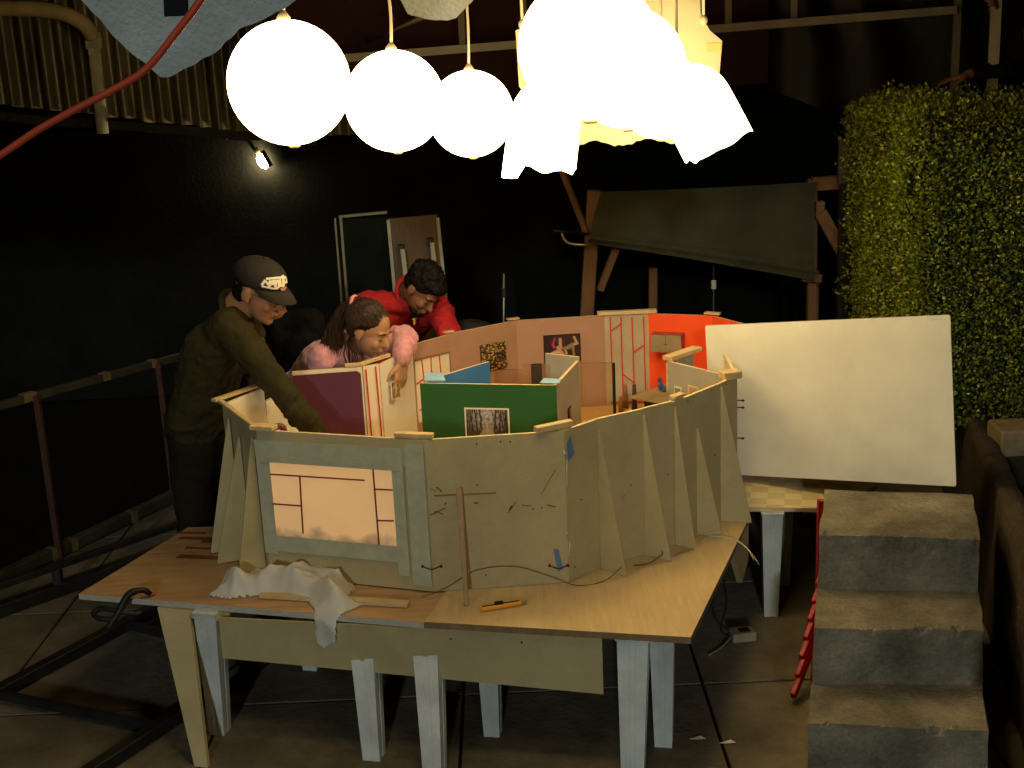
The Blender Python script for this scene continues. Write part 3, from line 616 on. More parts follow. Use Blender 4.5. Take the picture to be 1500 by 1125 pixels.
# buttress fins
def fin(p, foot, zt, m=mdf2, th=0.005):
    p, foot = V((*p, 0)), V((*foot, 0)); d = (foot - p).normalized(); s = V((-d.y, d.x, 0)) * th; bm = NB(); z0_ = TZ + 0.006
    prism(bm, [p + V((0, 0, z0_)), foot + V((0, 0, z0_)), foot + V((0, 0, z0_ + .012)), p + d * .006 + V((0, 0, zt)), p + V((0, 0, zt))], s); obj('buttress', bm, m, ms)
for p, f, z in (((.300, 4.362), (.385, 4.272), 1.05), ((.478, 4.468), (.563, 4.396), 1.06), ((.604, 4.552), (.672, 4.500), 1.06), ((.702, 4.650), (.792, 4.600), .945), ((.818, 4.780), (.935, 4.745), 1.065)): fin(p, f, z)
for p, f, z in (((-1.105, 4.725), (-1.225, 4.690), 1.05), ((-1.05, 4.625), (-1.175, 4.575), 1.0), ((-.968, 4.470), (-1.06, 4.400), 1.05)): fin(p, f, z)
# timber cleats along the top
def cleat(p0, p1, z=W + 0.013, w=0.03, h=0.016, m=pine):
    bm = NB(); bar(bm, (*p0, z), (*p1, z), w, h); obj('cleat', bm, m, ms, bevel=0.002)
cleat((-.42, 4.268), (-.285, 4.228)); cleat((.075, 4.225), (.205, 4.295), z=W + .018, h=.022); cleat((-1.185, 4.83), (-1.02, 5.075), h=.012); cleat((-1.155, 4.82), (-.945, 4.435), h=.012, w=.022)
cleat((-.96, 4.445), (-.87, 4.412), w=.045); cleat((.60, 4.575), (.645, 4.622), h=.012); cleat((.835, 4.86), (.91, 4.885), w=.055, h=.03); cleat((.66, 5.178), (.812, 5.335), w=.05, h=.02)
cleat((.44, 6.160), (.735, 6.160), w=.035, h=.018); cleat((.96, 6.06), (1.03, 6.02), h=.012); cleat((-.655, 5.318), (-.54, 5.470), w=.018, h=.016, z=W + .014)
cleat((-.01, 6.115), (.05, 6.135), h=.008); cleat((-.315, 5.882), (-.27, 5.91), h=.008); cleat((-.72, 5.31), (-.655, 5.318), w=.02, h=.016, z=W + .014)
bm = NB(); prism(bm, [(.655, 5.168, .95), (.662, 5.168, .95), (.662, 5.168, 1.075), (.655, 5.168, 1.075)], (0, .008, 0)); obj('cleat', bm, pine, ms)
# tabs of tape, scuffs, wires on the front
def onAB(s, z, off=0.0): return seg(A, B, s, z, off)
for pts in ([(.497, 1.055), (.517, 1.06), (.52, 1.015), (.49, 1.0)], [(.435, .640), (.455, .635), (.468, .56), (.45, .548)]):
    pass
bm = NB(); prism(bm, [seg(B, curve[1], s, z, .002) for s, z in ((.01, 1.035), (.03, 1.06), (.048, .985), (.014, .965))], (0.0005, -.001, 0)); obj('tape_tab', bm, bluetape, ms)
bm = NB(); prism(bm, [onAB(s, z, .002) for s, z in ((.437, .640), (.455, .638), (.47, .56), (.45, .55))], (0, -.001, 0)); obj('tape_tab', bm, bluetape, ms)
scuff = M('pen_scuff', (0.045, 0.035, 0.022), 0.7, 0.2); scuff2 = M('glue_stain', (0.24, 0.16, 0.06), 0.7, 0.2)
for (a, b, w, m) in (((.03, .905), (.05, .885), .003, scuff), ((.0, .800), (.06, .825), .003, scuff), ((.02, .815), (.05, .800), .002, scuff), ((.055, .835), (.062, .845), .003, scuff), ((.16, .835), (.175, .836), .004, scuff), ((.17, .905), (.178, .90), .003, scuff), ((.28, .79), (.31, .83), .004, scuff2),
                     ((.285, .80), (.295, .815), .006, scuff), ((.40, .85), (.455, .94), .003, scuff2), ((.02, .873), (.24, .868), .006, scuff2), ((.33, .815), (.36, .81), .002, scuff), ((.01, .90), (.03, .89), .002, scuff2), ((.42, .81), (.45, .80), .003, scuff), ((.10, .783), (.115, .785), .003, scuff2)):
    bm = NB(); bar(bm, onAB(*a, .0006), onAB(*b, .0006), w, .0012, up=(0, 1, 0)); obj('scuff_mark', bm, m, ms)
wirem = M('bare_wire', (0.5, 0.46, 0.38), 0.35, 0.1, metal=0.6); whitew = M('white_tube', (0.75, 0.74, 0.70), 0.5)
bm = NB(); tube(bm, [onAB(.487, 1.01, .006), onAB(.496, .97, .006), onAB(.493, .87, .006)], .0035, 6); obj('white_wire', bm, whitew, ms)
bm = NB(); tube(bm, [onAB(.487, .70, .006), onAB(.496, .66, .006), onAB(.493, .61, .006)], .0035, 6); obj('white_wire', bm, whitew, ms)
for q0 in (onAB(.452, .568, .01), onAB(-.005, .60, .012)):
    bm = NB(); tube(bm, smoothpts([q0 + V((-.03, 0, .01)), q0 + V((0, -.006, .0)), q0 + V((.03, 0, .008))], 4), .002, 6); ico(bm, q0 + V((-.032, 0, .011)), (.006, .006, .006), 1); ico(bm, q0 + V((.034, 0, .008)), (.007, .006, .006), 1); obj('clip', bm, blackmetal, ms)
for z in (.975, .945, .815):
    bm = NB(); bar(bm, (.905, 4.905, z), (.935, 4.895, z), .004, .004); ico(bm, (.928, 4.897, z), (.005, .005, .006), 1); obj('hook', bm, blackmetal, ms)

for a_, b_, n_s in ((A, B, 3),) + tuple((p_, q_, 1) for p_, q_ in zip(curve, curve[1:])):
    L_ = (V(b_) - V(a_)).length
    for k_ in range(n_s * 2):
        bm = NB(); ico(bm, seg(a_, b_, L_ * random.uniform(.15, .85), random.choice((1.055, .56, .80)) + random.uniform(-.012, .012), .0005), (.0032, .0032, .0032), 1); obj('screw', bm, blackmetal, ms)
for k_ in range(9):
    q_ = random.choice(list(zip(curve, curve[1:]))); L_ = (V(q_[1]) - V(q_[0])).length; sa_ = random.uniform(.1, .6) * L_; za_ = random.uniform(.58, 1.02)
    bm = NB(); bar(bm, seg(*q_, sa_, za_, .0006), seg(*q_, sa_ + random.uniform(.01, .035), za_ + random.uniform(-.03, .03), .0006), .0016, .0012, up=(0, 1, 0)); obj('pencil_mark', bm, scuff2, ms)
# plexiglass room divider
glass = bpy.data.materials.new('plexiglass'); glass.use_nodes = True; gn = glass.node_tree; gn.nodes.clear()
go = gn.nodes.new('ShaderNodeOutputMaterial'); gtr = gn.nodes.new('ShaderNodeBsdfTransparent'); ggl = gn.nodes.new('ShaderNodeBsdfGlossy'); gmx = gn.nodes.new('ShaderNodeMixShader'); gfr = gn.nodes.new('ShaderNodeFresnel')
ggl.inputs['Roughness'].default_value = 0.05; gtr.inputs[0].default_value = (0.955, 0.935, 0.89, 1); gfr.inputs[0].default_value = 1.5
gn.links.new(gfr.outputs[0], gmx.inputs[0]); gn.links.new(gtr.outputs[0], gmx.inputs[1]); gn.links.new(ggl.outputs[0], gmx.inputs[2]); gn.links.new(gmx.outputs[0], go.inputs[0])
MATS['plexiglass'] = glass
pg = thing('clear_screen', 'clear plastic screen with a dark edge post inside the model', 'screen', (.25, 5.2, IF))
for a, b, zt in (((-.075, 5.365), (.045, 5.345), 1.03), ((.05, 5.30), (.166, 5.266), 1.065), ((.295, 5.235), (.430, 5.215), 1.075)):
    bm = NB(); bar(bm, (*a, (IF + zt) / 2 + .002), (*b, (IF + zt) / 2 + .002), .004, zt - IF); obj('clear_sheet', bm, glass, pg)
bm = NB(); bar(bm, (.436, 5.213, IF), (.436, 5.213, 1.075), .012, .014); obj('edge_post', bm, black, pg)
# furniture pieces in the model
def small(name, label, cat, fn, mat, group=None, bevel=.002):
    bm = NB(); fn(bm); return tag(obj(name, bm, mat, bevel=bevel), label, cat, group)
dwood = M('dark_model_wood', (0.045, 0.028, 0.015), 0.5, 0.2); mwood = M('model_wood', (0.25, 0.105, 0.03), 0.5, 0.25, 20)
small('tall_block', 'tall dark block standing behind the green partition', 'block', lambda bm: box(bm, (.115, 5.62, .80), (.05, .05, .36)), dwood)
small('dark_speaker', 'small dark block with a grey front behind the green partition', 'block', lambda bm: box(bm, (.20, 5.60, .74), (.05, .05, .24)), M('dark_grey', (0.05, 0.045, 0.035), 0.5))
small('wooden_chest', 'small reddish wooden box beside the tall dark block', 'box', lambda bm: box(bm, (.06, 5.56, .71), (.05, .06, .18)), M('reddish_wood', (0.22, 0.06, 0.025), 0.5, .2))
for x, y, h, m, lab in ((.535, 6.02, .075, mwood, 'short light wooden peg on the model floor'), (.565, 6.08, .12, mwood, 'tall light wooden peg on the model floor'), (.605, 6.04, .13, dwood, 'tall dark wooden peg on the model floor')):
    bm = NB(); lathe(bm, (x, y, IF), [(.014, 0), (.012, h * .5), (.008, h)], 12); tag(obj('wooden_peg', bm, m, smooth=False), lab, 'peg')
t = thing('model_desk', 'small model desk with tan top and black base', 'desk', (.74, 5.75, IF))
bm = NB(); prism(bm, [(.560, 5.85, .735), (.70, 5.72, .735), (.88, 5.74, .735), (.86, 6.00, .735), (.76, 6.04, .735)], (0, 0, .008)); obj('desk_top', bm, M('desk_tan', (0.40, 0.29, 0.15), 0.6), t)
bm = NB(); box(bm, (.735, 5.84, (IF + .735) / 2), (.19, .17, .735 - IF)); obj('desk_base', bm, black, t)
t = thing('blue_figure', 'tiny blue modelling clay figure on the model desk', 'figure', (.80, 5.86, .743))
bluec = M('blue_clay', (0.03, 0.12, 0.32), 0.5); bm = NB()
fo_ = V((-.055, .05, 0))
for c, r in (((.775, 5.86, .775), (.012, .012, .022)), ((.772, 5.86, .805), (.011, .011, .012)), ((.795, 5.86, .762), (.020, .014, .012)), ((.822, 5.85, .765), (.014, .012, .016)), ((.80, 5.86, .752), (.03, .015, .009))): ico(bm, V(c) + fo_, r, 2)
obj('clay', bm, bluec, t, smooth=True)
cb = thing('model_cabinet', 'small grey wooden wall cabinet hung on the orange wall', 'cabinet', (.80, 6.09, .90))
O0, O1 = (.696, 6.167), (1.001, 6.05)
def boxO(bm, sa, sb, za, zb, oa, ob):
    r = seg(O0, O1, 0, 0, 1) - seg(O0, O1, 0, 0, 0)
    prism(bm, [seg(O0, O1, sa, za, oa), seg(O0, O1, sb, za, oa), seg(O0, O1, sb, zb, oa), seg(O0, O1, sa, zb, oa)], r * (ob - oa))
bm = NB(); boxO(bm, .03, .185, .905, .992, .0125, .085); obj('carcass', bm, M('cabinet_red_side', (0.34, 0.09, 0.05), 0.55, .15), cb)
for a, b in ((.031, .105), (.108, .184)):
    bm = NB(); boxO(bm, a, b, .906, .991, .0855, .0885); dr = obj('door', bm, M('cabinet_door', (0.30, 0.22, 0.11), 0.55, .2, 12), cb)
    bm = NB(); ico(bm, seg(O0, O1, .10 if a < .05 else .113, .945, .090), .003, 1); obj('knob', bm, black, dr)
# small pictures
def forest(u, v):
    x = u * 2 - 1; c = 0.30 + 0.25 * v - 0.3 * abs(x)
    for k in range(16):
        tx = (-1 if k % 2 else 1) * (0.28 + 0.72 * ((k * 0.618) % 1)); w = 0.015 + 0.05 * abs(tx) * ((k * .37) % 1)
        if abs(x - tx - 0.05 * math.sin(v * 4 + k)) < w and v > 0.32 - .25 * abs(tx): c *= 0.16
    c *= 0.75 + 0.6 * mnoise.noise(V((u * 14, v * 11, 0)))
    if v < 0.34 and abs(x) < 0.18 + (0.34 - v) * 1.0: c = 0.36 + .12 * mnoise.noise(V((u * 20, v * 9, 4)))
    elif v < 0.27: c = 0.05 + 0.03 * mnoise.noise(V((u * 30, v * 30, 1)))
    if abs(x) < 0.035 and 0.28 < v < 0.55: c = 0.42
    c = max(0.012, min(.55, c)); return (c, c * .93, c * .88)
tag(picture('photo_print', G0, G1, .183, .370, .845, .982, .0008, forest, 56, 42, whitein), 'black and white photo of a tree lined avenue on the green partition', 'photo')
LIMBS = [((.30, .88), (.24, .68), .035), ((.24, .68), (.28, .55), .05), ((.16, .30), (.30, .38), .06), ((.30, .38), (.42, .36), .07), ((.40, .42), (.52, .22), .11), ((.45, .72), (.46, .52), .06), ((.45, .85), (.45, .72), .06), ((.55, .5), (.66, .52), .07), ((.66, .52), (.80, .62), .09), ((.80, .62), (.92, .66), .06), ((.92, .66), (.84, .90), .05), ((.80, .56), (.82, .22), .05), ((.38, .55), (.44, .42), .07), ((.58, .45), (.62, .3), .04)]
def dancers(u, v):
    best = 9; bi = 0
    for i, (a, b, w) in enumerate(LIMBS):
        d = sdist((u, v * .78, 0), (a[0], a[1] * .78, 0), (b[0], b[1] * .78, 0)) / w
        if d < best: best, bi = d, i
    if best < 0.75:
        s = 1 - .6 * best; c = [(.55, .30, .17), (.45, .06, .10), (.60, .40, .24), (.30, .20, .10)][(1 if bi in (0, 1) else 3 if bi in (7, 8, 11) else 2 if bi in (2, 3) else 0)]
        return tuple(q * s for q in c)
    h = .02 + .03 * max(0, mnoise.noise(V((u * 3, v * 3, 7)))); return (h * 1.4, h * .5, h * .5)
tag(picture('dance_picture', (.031, 6.132), (.475, 6.166), .134, .320, .857, 1.000, .0128, dancers, 64, 50, black, border=.003), 'dark picture of posed dancers on the pink back wall', 'picture')
stp = thing('pebble_panel', 'square panel of golden brown pebbles on the pink wall', 'panel', (-.12, 6.0, .86))
K0, K1 = (-.299, 5.893), (.031, 6.132)
bm = NB(); prism(bm, [seg(K0, K1, .178, .862, .0125), seg(K0, K1, .325, .858, .0125), seg(K0, K1, .328, .995, .0125), seg(K0, K1, .176, .997, .0125)], (seg(K0, K1, 0, 0, 1) - seg(K0, K1, 0, 0, 0)) * .004); obj('backing', bm, dwood, stp)
bm = NB(); bm2 = NB()
for i in range(11):
    for j in range(11):
        q = seg(K0, K1, .182 + .0142 * (i + random.uniform(-.3, .3)), .867 + .0125 * (j + random.uniform(-.3, .3)), .019); b = bm if random.random() < .5 else bm2
        ico(b, q, (random.uniform(.005, .009), random.uniform(.005, .009), random.uniform(.005, .009)), 1, rot=Matrix.Rotation(random.random() * 3, 3, 'Y'))
p1_ = obj('pebbles', bm, M('gold_pebble', (0.42, 0.25, 0.07), 0.3, 0.5, 30), stp); p1_['kind'] = 'stuff'
p2_ = obj('pebbles', bm2, M('dark_pebble', (0.12, 0.06, 0.02), 0.35, 0.5, 30), stp); p2_['kind'] = 'stuff'
def sepia(u, v):
    c = .25 + .3 * mnoise.noise(V((u * 5, v * 4, 3))) + (.25 if abs(u - .5) < .15 and v > .2 else 0); c = max(.02, min(.7, c)); return (c, c * .62, c * .25)
tag(picture('photo_print', (.661, 5.173), (.862, 4.895), .045, .085, .935, .982, .0008, lambda u, v: tuple(max(.02, .2 + .3 * mnoise.noise(V((u * 6, v * 5, i)))) * k_ for i, k_ in ((1, 1), (1, .9), (1, .6))), 14, 18, whitein, border=.004), 'tiny pale framed photo on the grey partition behind the curved front', 'photo')
tag(picture('wooden_plaque', (.661, 5.173), (.862, 4.895), .125, .185, .935, 1.003, .0008, lambda u, v: (.42, .29, .15), 3, 3, edgewood, border=.006), 'tiny tan plaque on the grey partition near the end post', 'plaque')
tag(picture('red_doorway', G1, G2, .165, .215, .86, .935, .0008, lambda u, v: (.35, .05, .02) if u > .35 else (.01, .01, .01), 6, 8, black, border=.004), 'small dark and red card on the grey partition', 'card')
# round ornament in the white corner
t = thing('round_ornament', 'small round maroon ornament in the white corner of the model', 'ornament', (-.905, 4.62, IF))
bm = NB(); lathe(bm, (-.905, 4.66, IF), [(.010, 0), (.010, .36)], 10); obj('stem', bm, dwood, t)
bm = NB(); torus(bm, (-.905, 4.66, 1.005), .020, .013, Matrix.Rotation(R(80), 3, 'X') @ Matrix.Rotation(.4, 3, 'Y'), 20, 10); obj('ring', bm, M('maroon_glaze', (0.13, 0.03, 0.05), 0.3, .5, 60), t)
# light blue folded card on the green corner
t = thing('blue_card', 'folded pale blue card on top of the green and blue partitions', 'card', (-.35, 5.02, 1.08))
bm = NB(); prism(bm, [(-.36, 5.0, 1.088), (-.27, 4.985, 1.088), (-.285, 5.04, 1.105), (-.35, 5.06, 1.105)], (0, 0, .006)); obj('flap', bm, M('pale_blue_card', (0.25, 0.42, 0.58), 0.6), t)
small('blue_card', 'flat pale blue strip on the corner of the grey partition', 'card', lambda bm: prism(bm, [(.11, 4.89, 1.087), (.19, 4.872, 1.087), (.20, 4.93, 1.087), (.13, 4.96, 1.087)], (0, 0, .004)), M('pale_blue_card', (0.25, 0.42, 0.58), 0.6))

# white board standing behind the model end
wbm = M('white_foam_board', (0.76, 0.71, 0.58), 0.6, 0.05, 2.2, 0.06, 30, blot=.07, speck=.02)
bt_ = thing('white_board', 'large blank white foam board leaning at the end of the model above the steps', 'board', (1.3, 4.85, .51))
bm = NB()
a, b, c, d = V((.880, 5.350, .510)), V((1.737, 4.700, .6385)), V((1.697, 4.745, 1.325)), V((.848, 5.345, 1.190))
def rr(a, b, c, d):
    out = []
    P_ = [a, b, c, d]
    for i in range(4):
        p, q, r_ = P_[i - 1], P_[i], P_[(i + 1) % 4]
        e1, e2 = (p - q).normalized(), (r_ - q).normalized()
        rad = 0.010
        for t in (0, .25, .5, .75, 1):
            s = q + e1 * rad * (1 - t) ** 2 + e2 * rad * t ** 2; out.append(s)
    return out
nn_ = (b - a).cross(d - a).normalized()
prism(bm, rr(a, b, c, d), -nn_ * 0.008, mi=0, mi_side=1); obj('sheet', bm, [wbm, M('foam_edge', (0.30, 0.22, 0.12), 0.8, .3, 40)], bt_)
nf_ = nn_ if nn_.y < 0 else -nn_
def onboard(u, v): return a.lerp(b, u).lerp(d.lerp(c, u), v) + nf_ * .0006
for (u, v, du, dv, w_, m_) in ((.93, .975, .04, .004, .004, 'smudge'), (.42, .55, .002, .03, .003, 'fleck'), (.12, .30, .05, .02, .003, 'smudge'), (.62, .12, .04, -.01, .003, 'smudge'), (.30, .80, .03, .002, .002, 'smudge'), (.55, .35, .01, .03, .002, 'smudge')):
    bm = NB(); bar(bm, onboard(u, v), onboard(u + du, v + dv), w_, .0008, up=nf_); obj('smudge_mark', bm, M('board_smudge', (.60, .54, .42), .8, .2) if m_ == 'smudge' else whitein, bt_)

# ------------------------------------------------------------------ things on the front tables
# crumpled plastic film
filmm = M('plastic_film', (0.90, 0.90, 0.86), 0.35, 0.06, 8, trans=0.45, spec=0.5)
poly = [(-1.15, 4.27), (-1.10, 4.48), (-1.02, 4.52), (-.95, 4.43), (-.86, 4.40), (-.80, 4.43), (-.72, 4.40), (-.62, 4.33), (-.60, 4.27), (-.62, 4.20), (-.555, 4.13), (-.60, 4.09), (-.64, 4.04), (-.655, 3.975), (-.70, 3.955), (-.735, 3.985), (-.73, 4.09), (-.77, 4.18), (-.86, 4.235), (-.97, 4.25), (-1.05, 4.23)]
def inside(x, y):
    c = False
    for i in range(len(poly)):
        x1, y1 = poly[i]; x2, y2 = poly[i - 1]
        if (y1 > y) != (y2 > y) and x < (x2 - x1) * (y - y1) / (y2 - y1) + x1: c = not c
    return c
def edist(x, y): return min(sdist((x, y, 0), (*poly[i], 0), (*poly[i - 1], 0)) for i in range(len(poly)))
bm = NB(); grid = {}; h = 0.0065
def filmpt(x, y):
    e = edist(x, y); f = min(1, e / 0.065)
    rid = 1 - abs(mnoise.noise(V((x * 5.5 + y * 3, y * 5, 1)))) * 2.4
    rid2 = 1 - abs(mnoise.noise(V((x * 11 - y * 9, y * 13 + x * 9, 5)))) * 2
    z = 0.504 + f * (0.024 + 0.056 * max(-.3, rid) + 0.018 * rid2) + 0.010 * abs(mnoise.noise(V((x * 12, y * 12, 9))))
    ey = 4.358 + (x + 1.647) * (3.981 - 4.358) / 1.305
    if y < ey + 0.03:
        o = ey + 0.03 - y; k_ = max(0, min(1, o / .05))
        z = z * (1 - k_) + k_ * (0.512 - max(0, o - .03) * 1.0); y2 = max(y, ey - 0.018 - 0.022 * (mnoise.noise(V((x * 22, y * 9, 2))) + .5)); return V((x + .01 * mnoise.noise(V((y * 25, x * 10, 0))), y2, z))
    return V((x, y, z))
for i in range(105):
    for j in range(112):
        x, y = -1.17 + i * h, 3.86 + j * h
        if inside(x, y):
            if edist(x, y) < h * .9:
                best = None
                for q_ in range(len(poly)):
                    a_, b_ = V((*poly[q_], 0)), V((*poly[q_ - 1], 0)); t = max(0, min(1, (V((x, y, 0)) - a_).dot(b_ - a_) / (b_ - a_).length_squared)); c_ = a_.lerp(b_, t); dd_ = (c_ - V((x, y, 0))).length
                    if best is None or dd_ < best[0]: best = (dd_, c_)
                x, y = best[1].x, best[1].y
            grid[i, j] = bm.verts.new(filmpt(x, y))
for (i, j) in list(grid):
    q = [(i, j), (i + 1, j), (i + 1, j + 1), (i, j + 1)]
    if all(k_ in grid for k_ in q): bm.faces.new([grid[k_] for k_ in q])
bmesh.ops.delete(bm, geom=[v for v in bm.verts if not v.link_faces], context='VERTS')
for _ in range(3): bmesh.ops.smooth_vert(bm, verts=[v for v in bm.verts if v.is_boundary], factor=.5, use_axis_x=True, use_axis_y=True, use_axis_z=False)
tag(obj('plastic_film', bm, filmm, smooth=True), 'crumpled translucent white plastic film draped over the plywood table edge', 'film')
small('wooden_lath', 'flat pine lath lying under the plastic film', 'lath', lambda bm: bar(bm, (-.95, 4.255, .510), (-.40, 4.115, .510), .035, .016), pine)
small('wooden_stick', 'thin wooden stick leaning upright against the front panel', 'stick', lambda bm: bar(bm, (-.195, 4.092, .506), (-.203, 4.200, .905), .016, .012, up=(0, 1, 0), w1=.022), M('stick_wood', (0.36, 0.22, 0.10), 0.6, .2, 20))
t = thing('box_cutter', 'yellow box cutter knife lying on the beech table', 'knife', (-.07, 4.06, .504))
yel = M('yellow_plastic', (0.80, 0.33, 0.02), 0.35, 0.05)
ca, cb_ = V((-.148, 4.040, .513)), V((.000, 4.080, .513)); cdn = (cb_ - ca).normalized(); csd = V((-cdn.y, cdn.x, 0))
bm = NB(); bar(bm, ca, cb_, .026, .016, w1=.020); obj('handle', bm, yel, t, bevel=.004)
bm = NB(); bar(bm, ca + cdn * .01 + V((0, 0, .0085)), cb_ - cdn * .01 + V((0, 0, .0085)), .007, .002); obj('slide_slot', bm, blackmetal, t)
bm = NB(); bar(bm, ca + cdn * .055 + V((0, 0, .012)), ca + cdn * .085 + V((0, 0, .012)), .016, .010); obj('slider', bm, black, t, bevel=.002)
bm = NB(); bar(bm, cb_, cb_ + cdn * .018, .014, .006, w1=.01); obj('blade_tip', bm, M('steel', (0.5, .48, .45), .3, metal=.9), t)
# loose wires
def wire(label, pts, r, m, k=6):
    bm = NB(); tube(bm, smoothpts(pts, k), r, 6); return tag(obj('wire', bm, m), label, 'wire')
wire('dark wire running along the foot of the front panel', [(-.36, 4.17, .508), (-.27, 4.19, .53), (-.16, 4.21, .585), (-.02, 4.218, .59), (.10, 4.225, .545), (.20, 4.215, .508), (.30, 4.24, .508), (.37, 4.285, .54)], .0014, M('dark_wire', (.05, .045, .035), .5))
wire('pair of bare wires trailing off the beech table edge', [(.57, 4.44, .507), (.66, 4.50, .510), (.74, 4.555, .53), (.82, 4.53, .53), (.872, 4.47, .505), (.90, 4.41, .47)], .0016, wirem)
wire('short bare wire curling beside the buttresses', [(.60, 4.47, .507), (.70, 4.58, .52), (.79, 4.59, .535), (.86, 4.51, .512), (.885, 4.43, .48)], .0014, wirem)
wire('short dark wire stub at the second buttress', [(.42, 4.37, .508), (.48, 4.375, .512), (.53, 4.40, .53), (.535, 4.405, .545)], .002, MATS['dark_wire'])
# things on the floor
t = thing('power_socket', 'pale socket box with a cable lying on the floor under the tables', 'socket', (.90, 4.74, 0))
bm = NB(); box(bm, (.90, 4.735, .022), (.10, .07, .04), rz=.1); obj('housing', bm, M('socket_plastic', (.30, .26, .15), .5, .2), t, bevel=.004)
bm = NB(); box(bm, (.905, 4.735, .0435), (.045, .035, .003), rz=.1); obj('socket_face', bm, black, t)
bm = NB(); tube(bm, smoothpts([(.855, 4.73, .02), (.80, 4.66, .008), (.74, 4.60, .008)], 5), .004, 6); obj('cable', bm, MATS['socket_plastic'], t)
wire('black cable hanging from the table down to the socket', [(.80, 4.62, .476), (.80, 4.63, .35), (.82, 4.66, .2), (.80, 4.68, .08), (.84, 4.72, .03)], .004, blackmetal)
for x, y, lab in ((.60, 3.985, 'longer curled scrap of white paper on the floor by the table leg'), (.70, 3.95, 'smaller scrap of white paper on the floor towards the steps')):
    bm = NB(); prism(bm, [(x - .03, y, .003), (x - .01, y - .010, .006), (x + .028, y - .002, .003), (x + .012, y + .012, .007)], (0, 0, .001)); tag(obj('paper_scrap', bm, whitein), lab, 'paper', 'paper scraps on the floor')

# ------------------------------------------------------------------ lamps
LAMP = M('lit_globe', (0.9, 0.85, 0.75), 0.6, 0.02, emit=WARM, estr=10.0)
SHADE = M('lit_paper_shade', (0.9, 0.85, 0.7), 0.6, 0.02, emit=WARM, estr=9.0)
cordm = M('white_cord', (0.62, 0.52, 0.36), 0.6, 0.1)
def globe(c, r, label, wob=0.0):
    t = thing('globe_lamp', label, 'lamp', (c[0], c[1], c[2] - r - .015), 'lit white globe lamps hanging on cords'); c = V(c)
    bm = NB(); bmesh.ops.create_uvsphere(bm, u_segments=48, v_segments=24, radius=r, matrix=Matrix.Translation(c))
    obj('shade', bm, LAMP, t, smooth=True)
    bm = NB(); lathe(bm, c + V((0, 0, -r - .008)), [(.012, 0), (.017, .004), (.017, .012)], 14); obj('knob', bm, M('lamp_knob', (.7, .5, .25), .5), t)
    bm = NB(); lathe(bm, c + V((0, 0, r - .006)), [(.020, 0), (.020, .012), (.008, .03)], 14); obj('cap', bm, cordm, t)
    bm = NB(); tube(bm, smoothpts([c + V((0, 0, r)), c + V((.006, 0, r + .15)), c + V((-.004 + wob, 0, r + .35)), V((c.x + wob, c.y, 3.06))], 5), .0055, 8); obj('cord', bm, cordm, t)
GR = .181
globe((-0.617, 3.839, 2.321), GR, 'glowing white globe lamp, first of the row, below the foam sheet', .0)
globe((-0.378, 4.685, 2.223), GR, 'glowing white globe lamp, middle one of the row of three', -.01)
globe((-0.12, 5.401, 2.13), GR * .99, 'glowing white globe lamp, last of the row, beside the paper shades', .01)
globe((0.199, 2.835, 2.387), .153, 'largest glowing globe in the bright cluster with paper shades', .0)
globe((0.363, 3.663, 2.323), .167, 'second glowing globe behind the largest one in the cluster', .0)
globe((0.621, 4.973, 2.188), .165, 'glowing globe low in the cluster between the two paper shades', .0)
def pshade(c, rot, w0, w1, hgt, label, drip=False):
    t = thing('pendant_lamp', label, 'lamp', c, 'lit paper shades in the lamp cluster'); c = V(c); bm = NB(); n = 40; rings = []
    for j in range(13):
        v = j / 12; row = []
        for i in range(n):
            a = 2 * math.pi * i / n; p = 2.2 + 6 * (1 - v); ca_, sa_ = math.cos(a), math.sin(a)
            rs = (abs(ca_) ** p + abs(sa_) ** p) ** (-1 / p); w = (w1 + (w0 - w1) * v ** 1.4) * (math.sqrt(max(0.0, 1 - max(0, (v - .55) / .45) ** 2.2)) if v > .55 else 1)
            w = max(w, .02); z = hgt * v
            if j == 0: z += .016 * mnoise.noise(V((ca_ * 2, sa_ * 2, c.x))) - (.045 if drip and 3.6 < a < 4.3 else 0)
            row.append(bm.verts.new(c + rot @ V((ca_ * rs * w, sa_ * rs * w, z))))
        rings.append(row)
    for a, b in zip(rings, rings[1:]):
        for i in range(n): bm.faces.new((a[i], a[(i + 1) % n], b[(i + 1) % n], b[i]))
    bm.faces.new(rings[-1])
    obj('shade', bm, SHADE, t, smooth=True)
    top = c + rot @ V((0, 0, hgt)); bm = NB(); tube(bm, [top - V((0, 0, .01)), top + V((0, 0, .2)), V((top.x, top.y, 3.06))], .005, 8); obj('cord', bm, cordm, t)
pshade((0.14, 4.726, 1.96), Matrix.Rotation(R(9), 3, 'Y') @ Matrix.Rotation(R(-8), 3, 'Z') @ Matrix.Rotation(R(0), 3, 'X'), .123, .128, .32, 'glowing square paper shade hanging left in the cluster, crumpled at its rim', True)
pshade((0.814, 4.809, 2.001), Matrix.Rotation(R(-27), 3, 'Y') @ Matrix.Rotation(R(12), 3, 'Z'), .117, .117, .333, 'glowing tilted paper shade hanging right in the cluster')
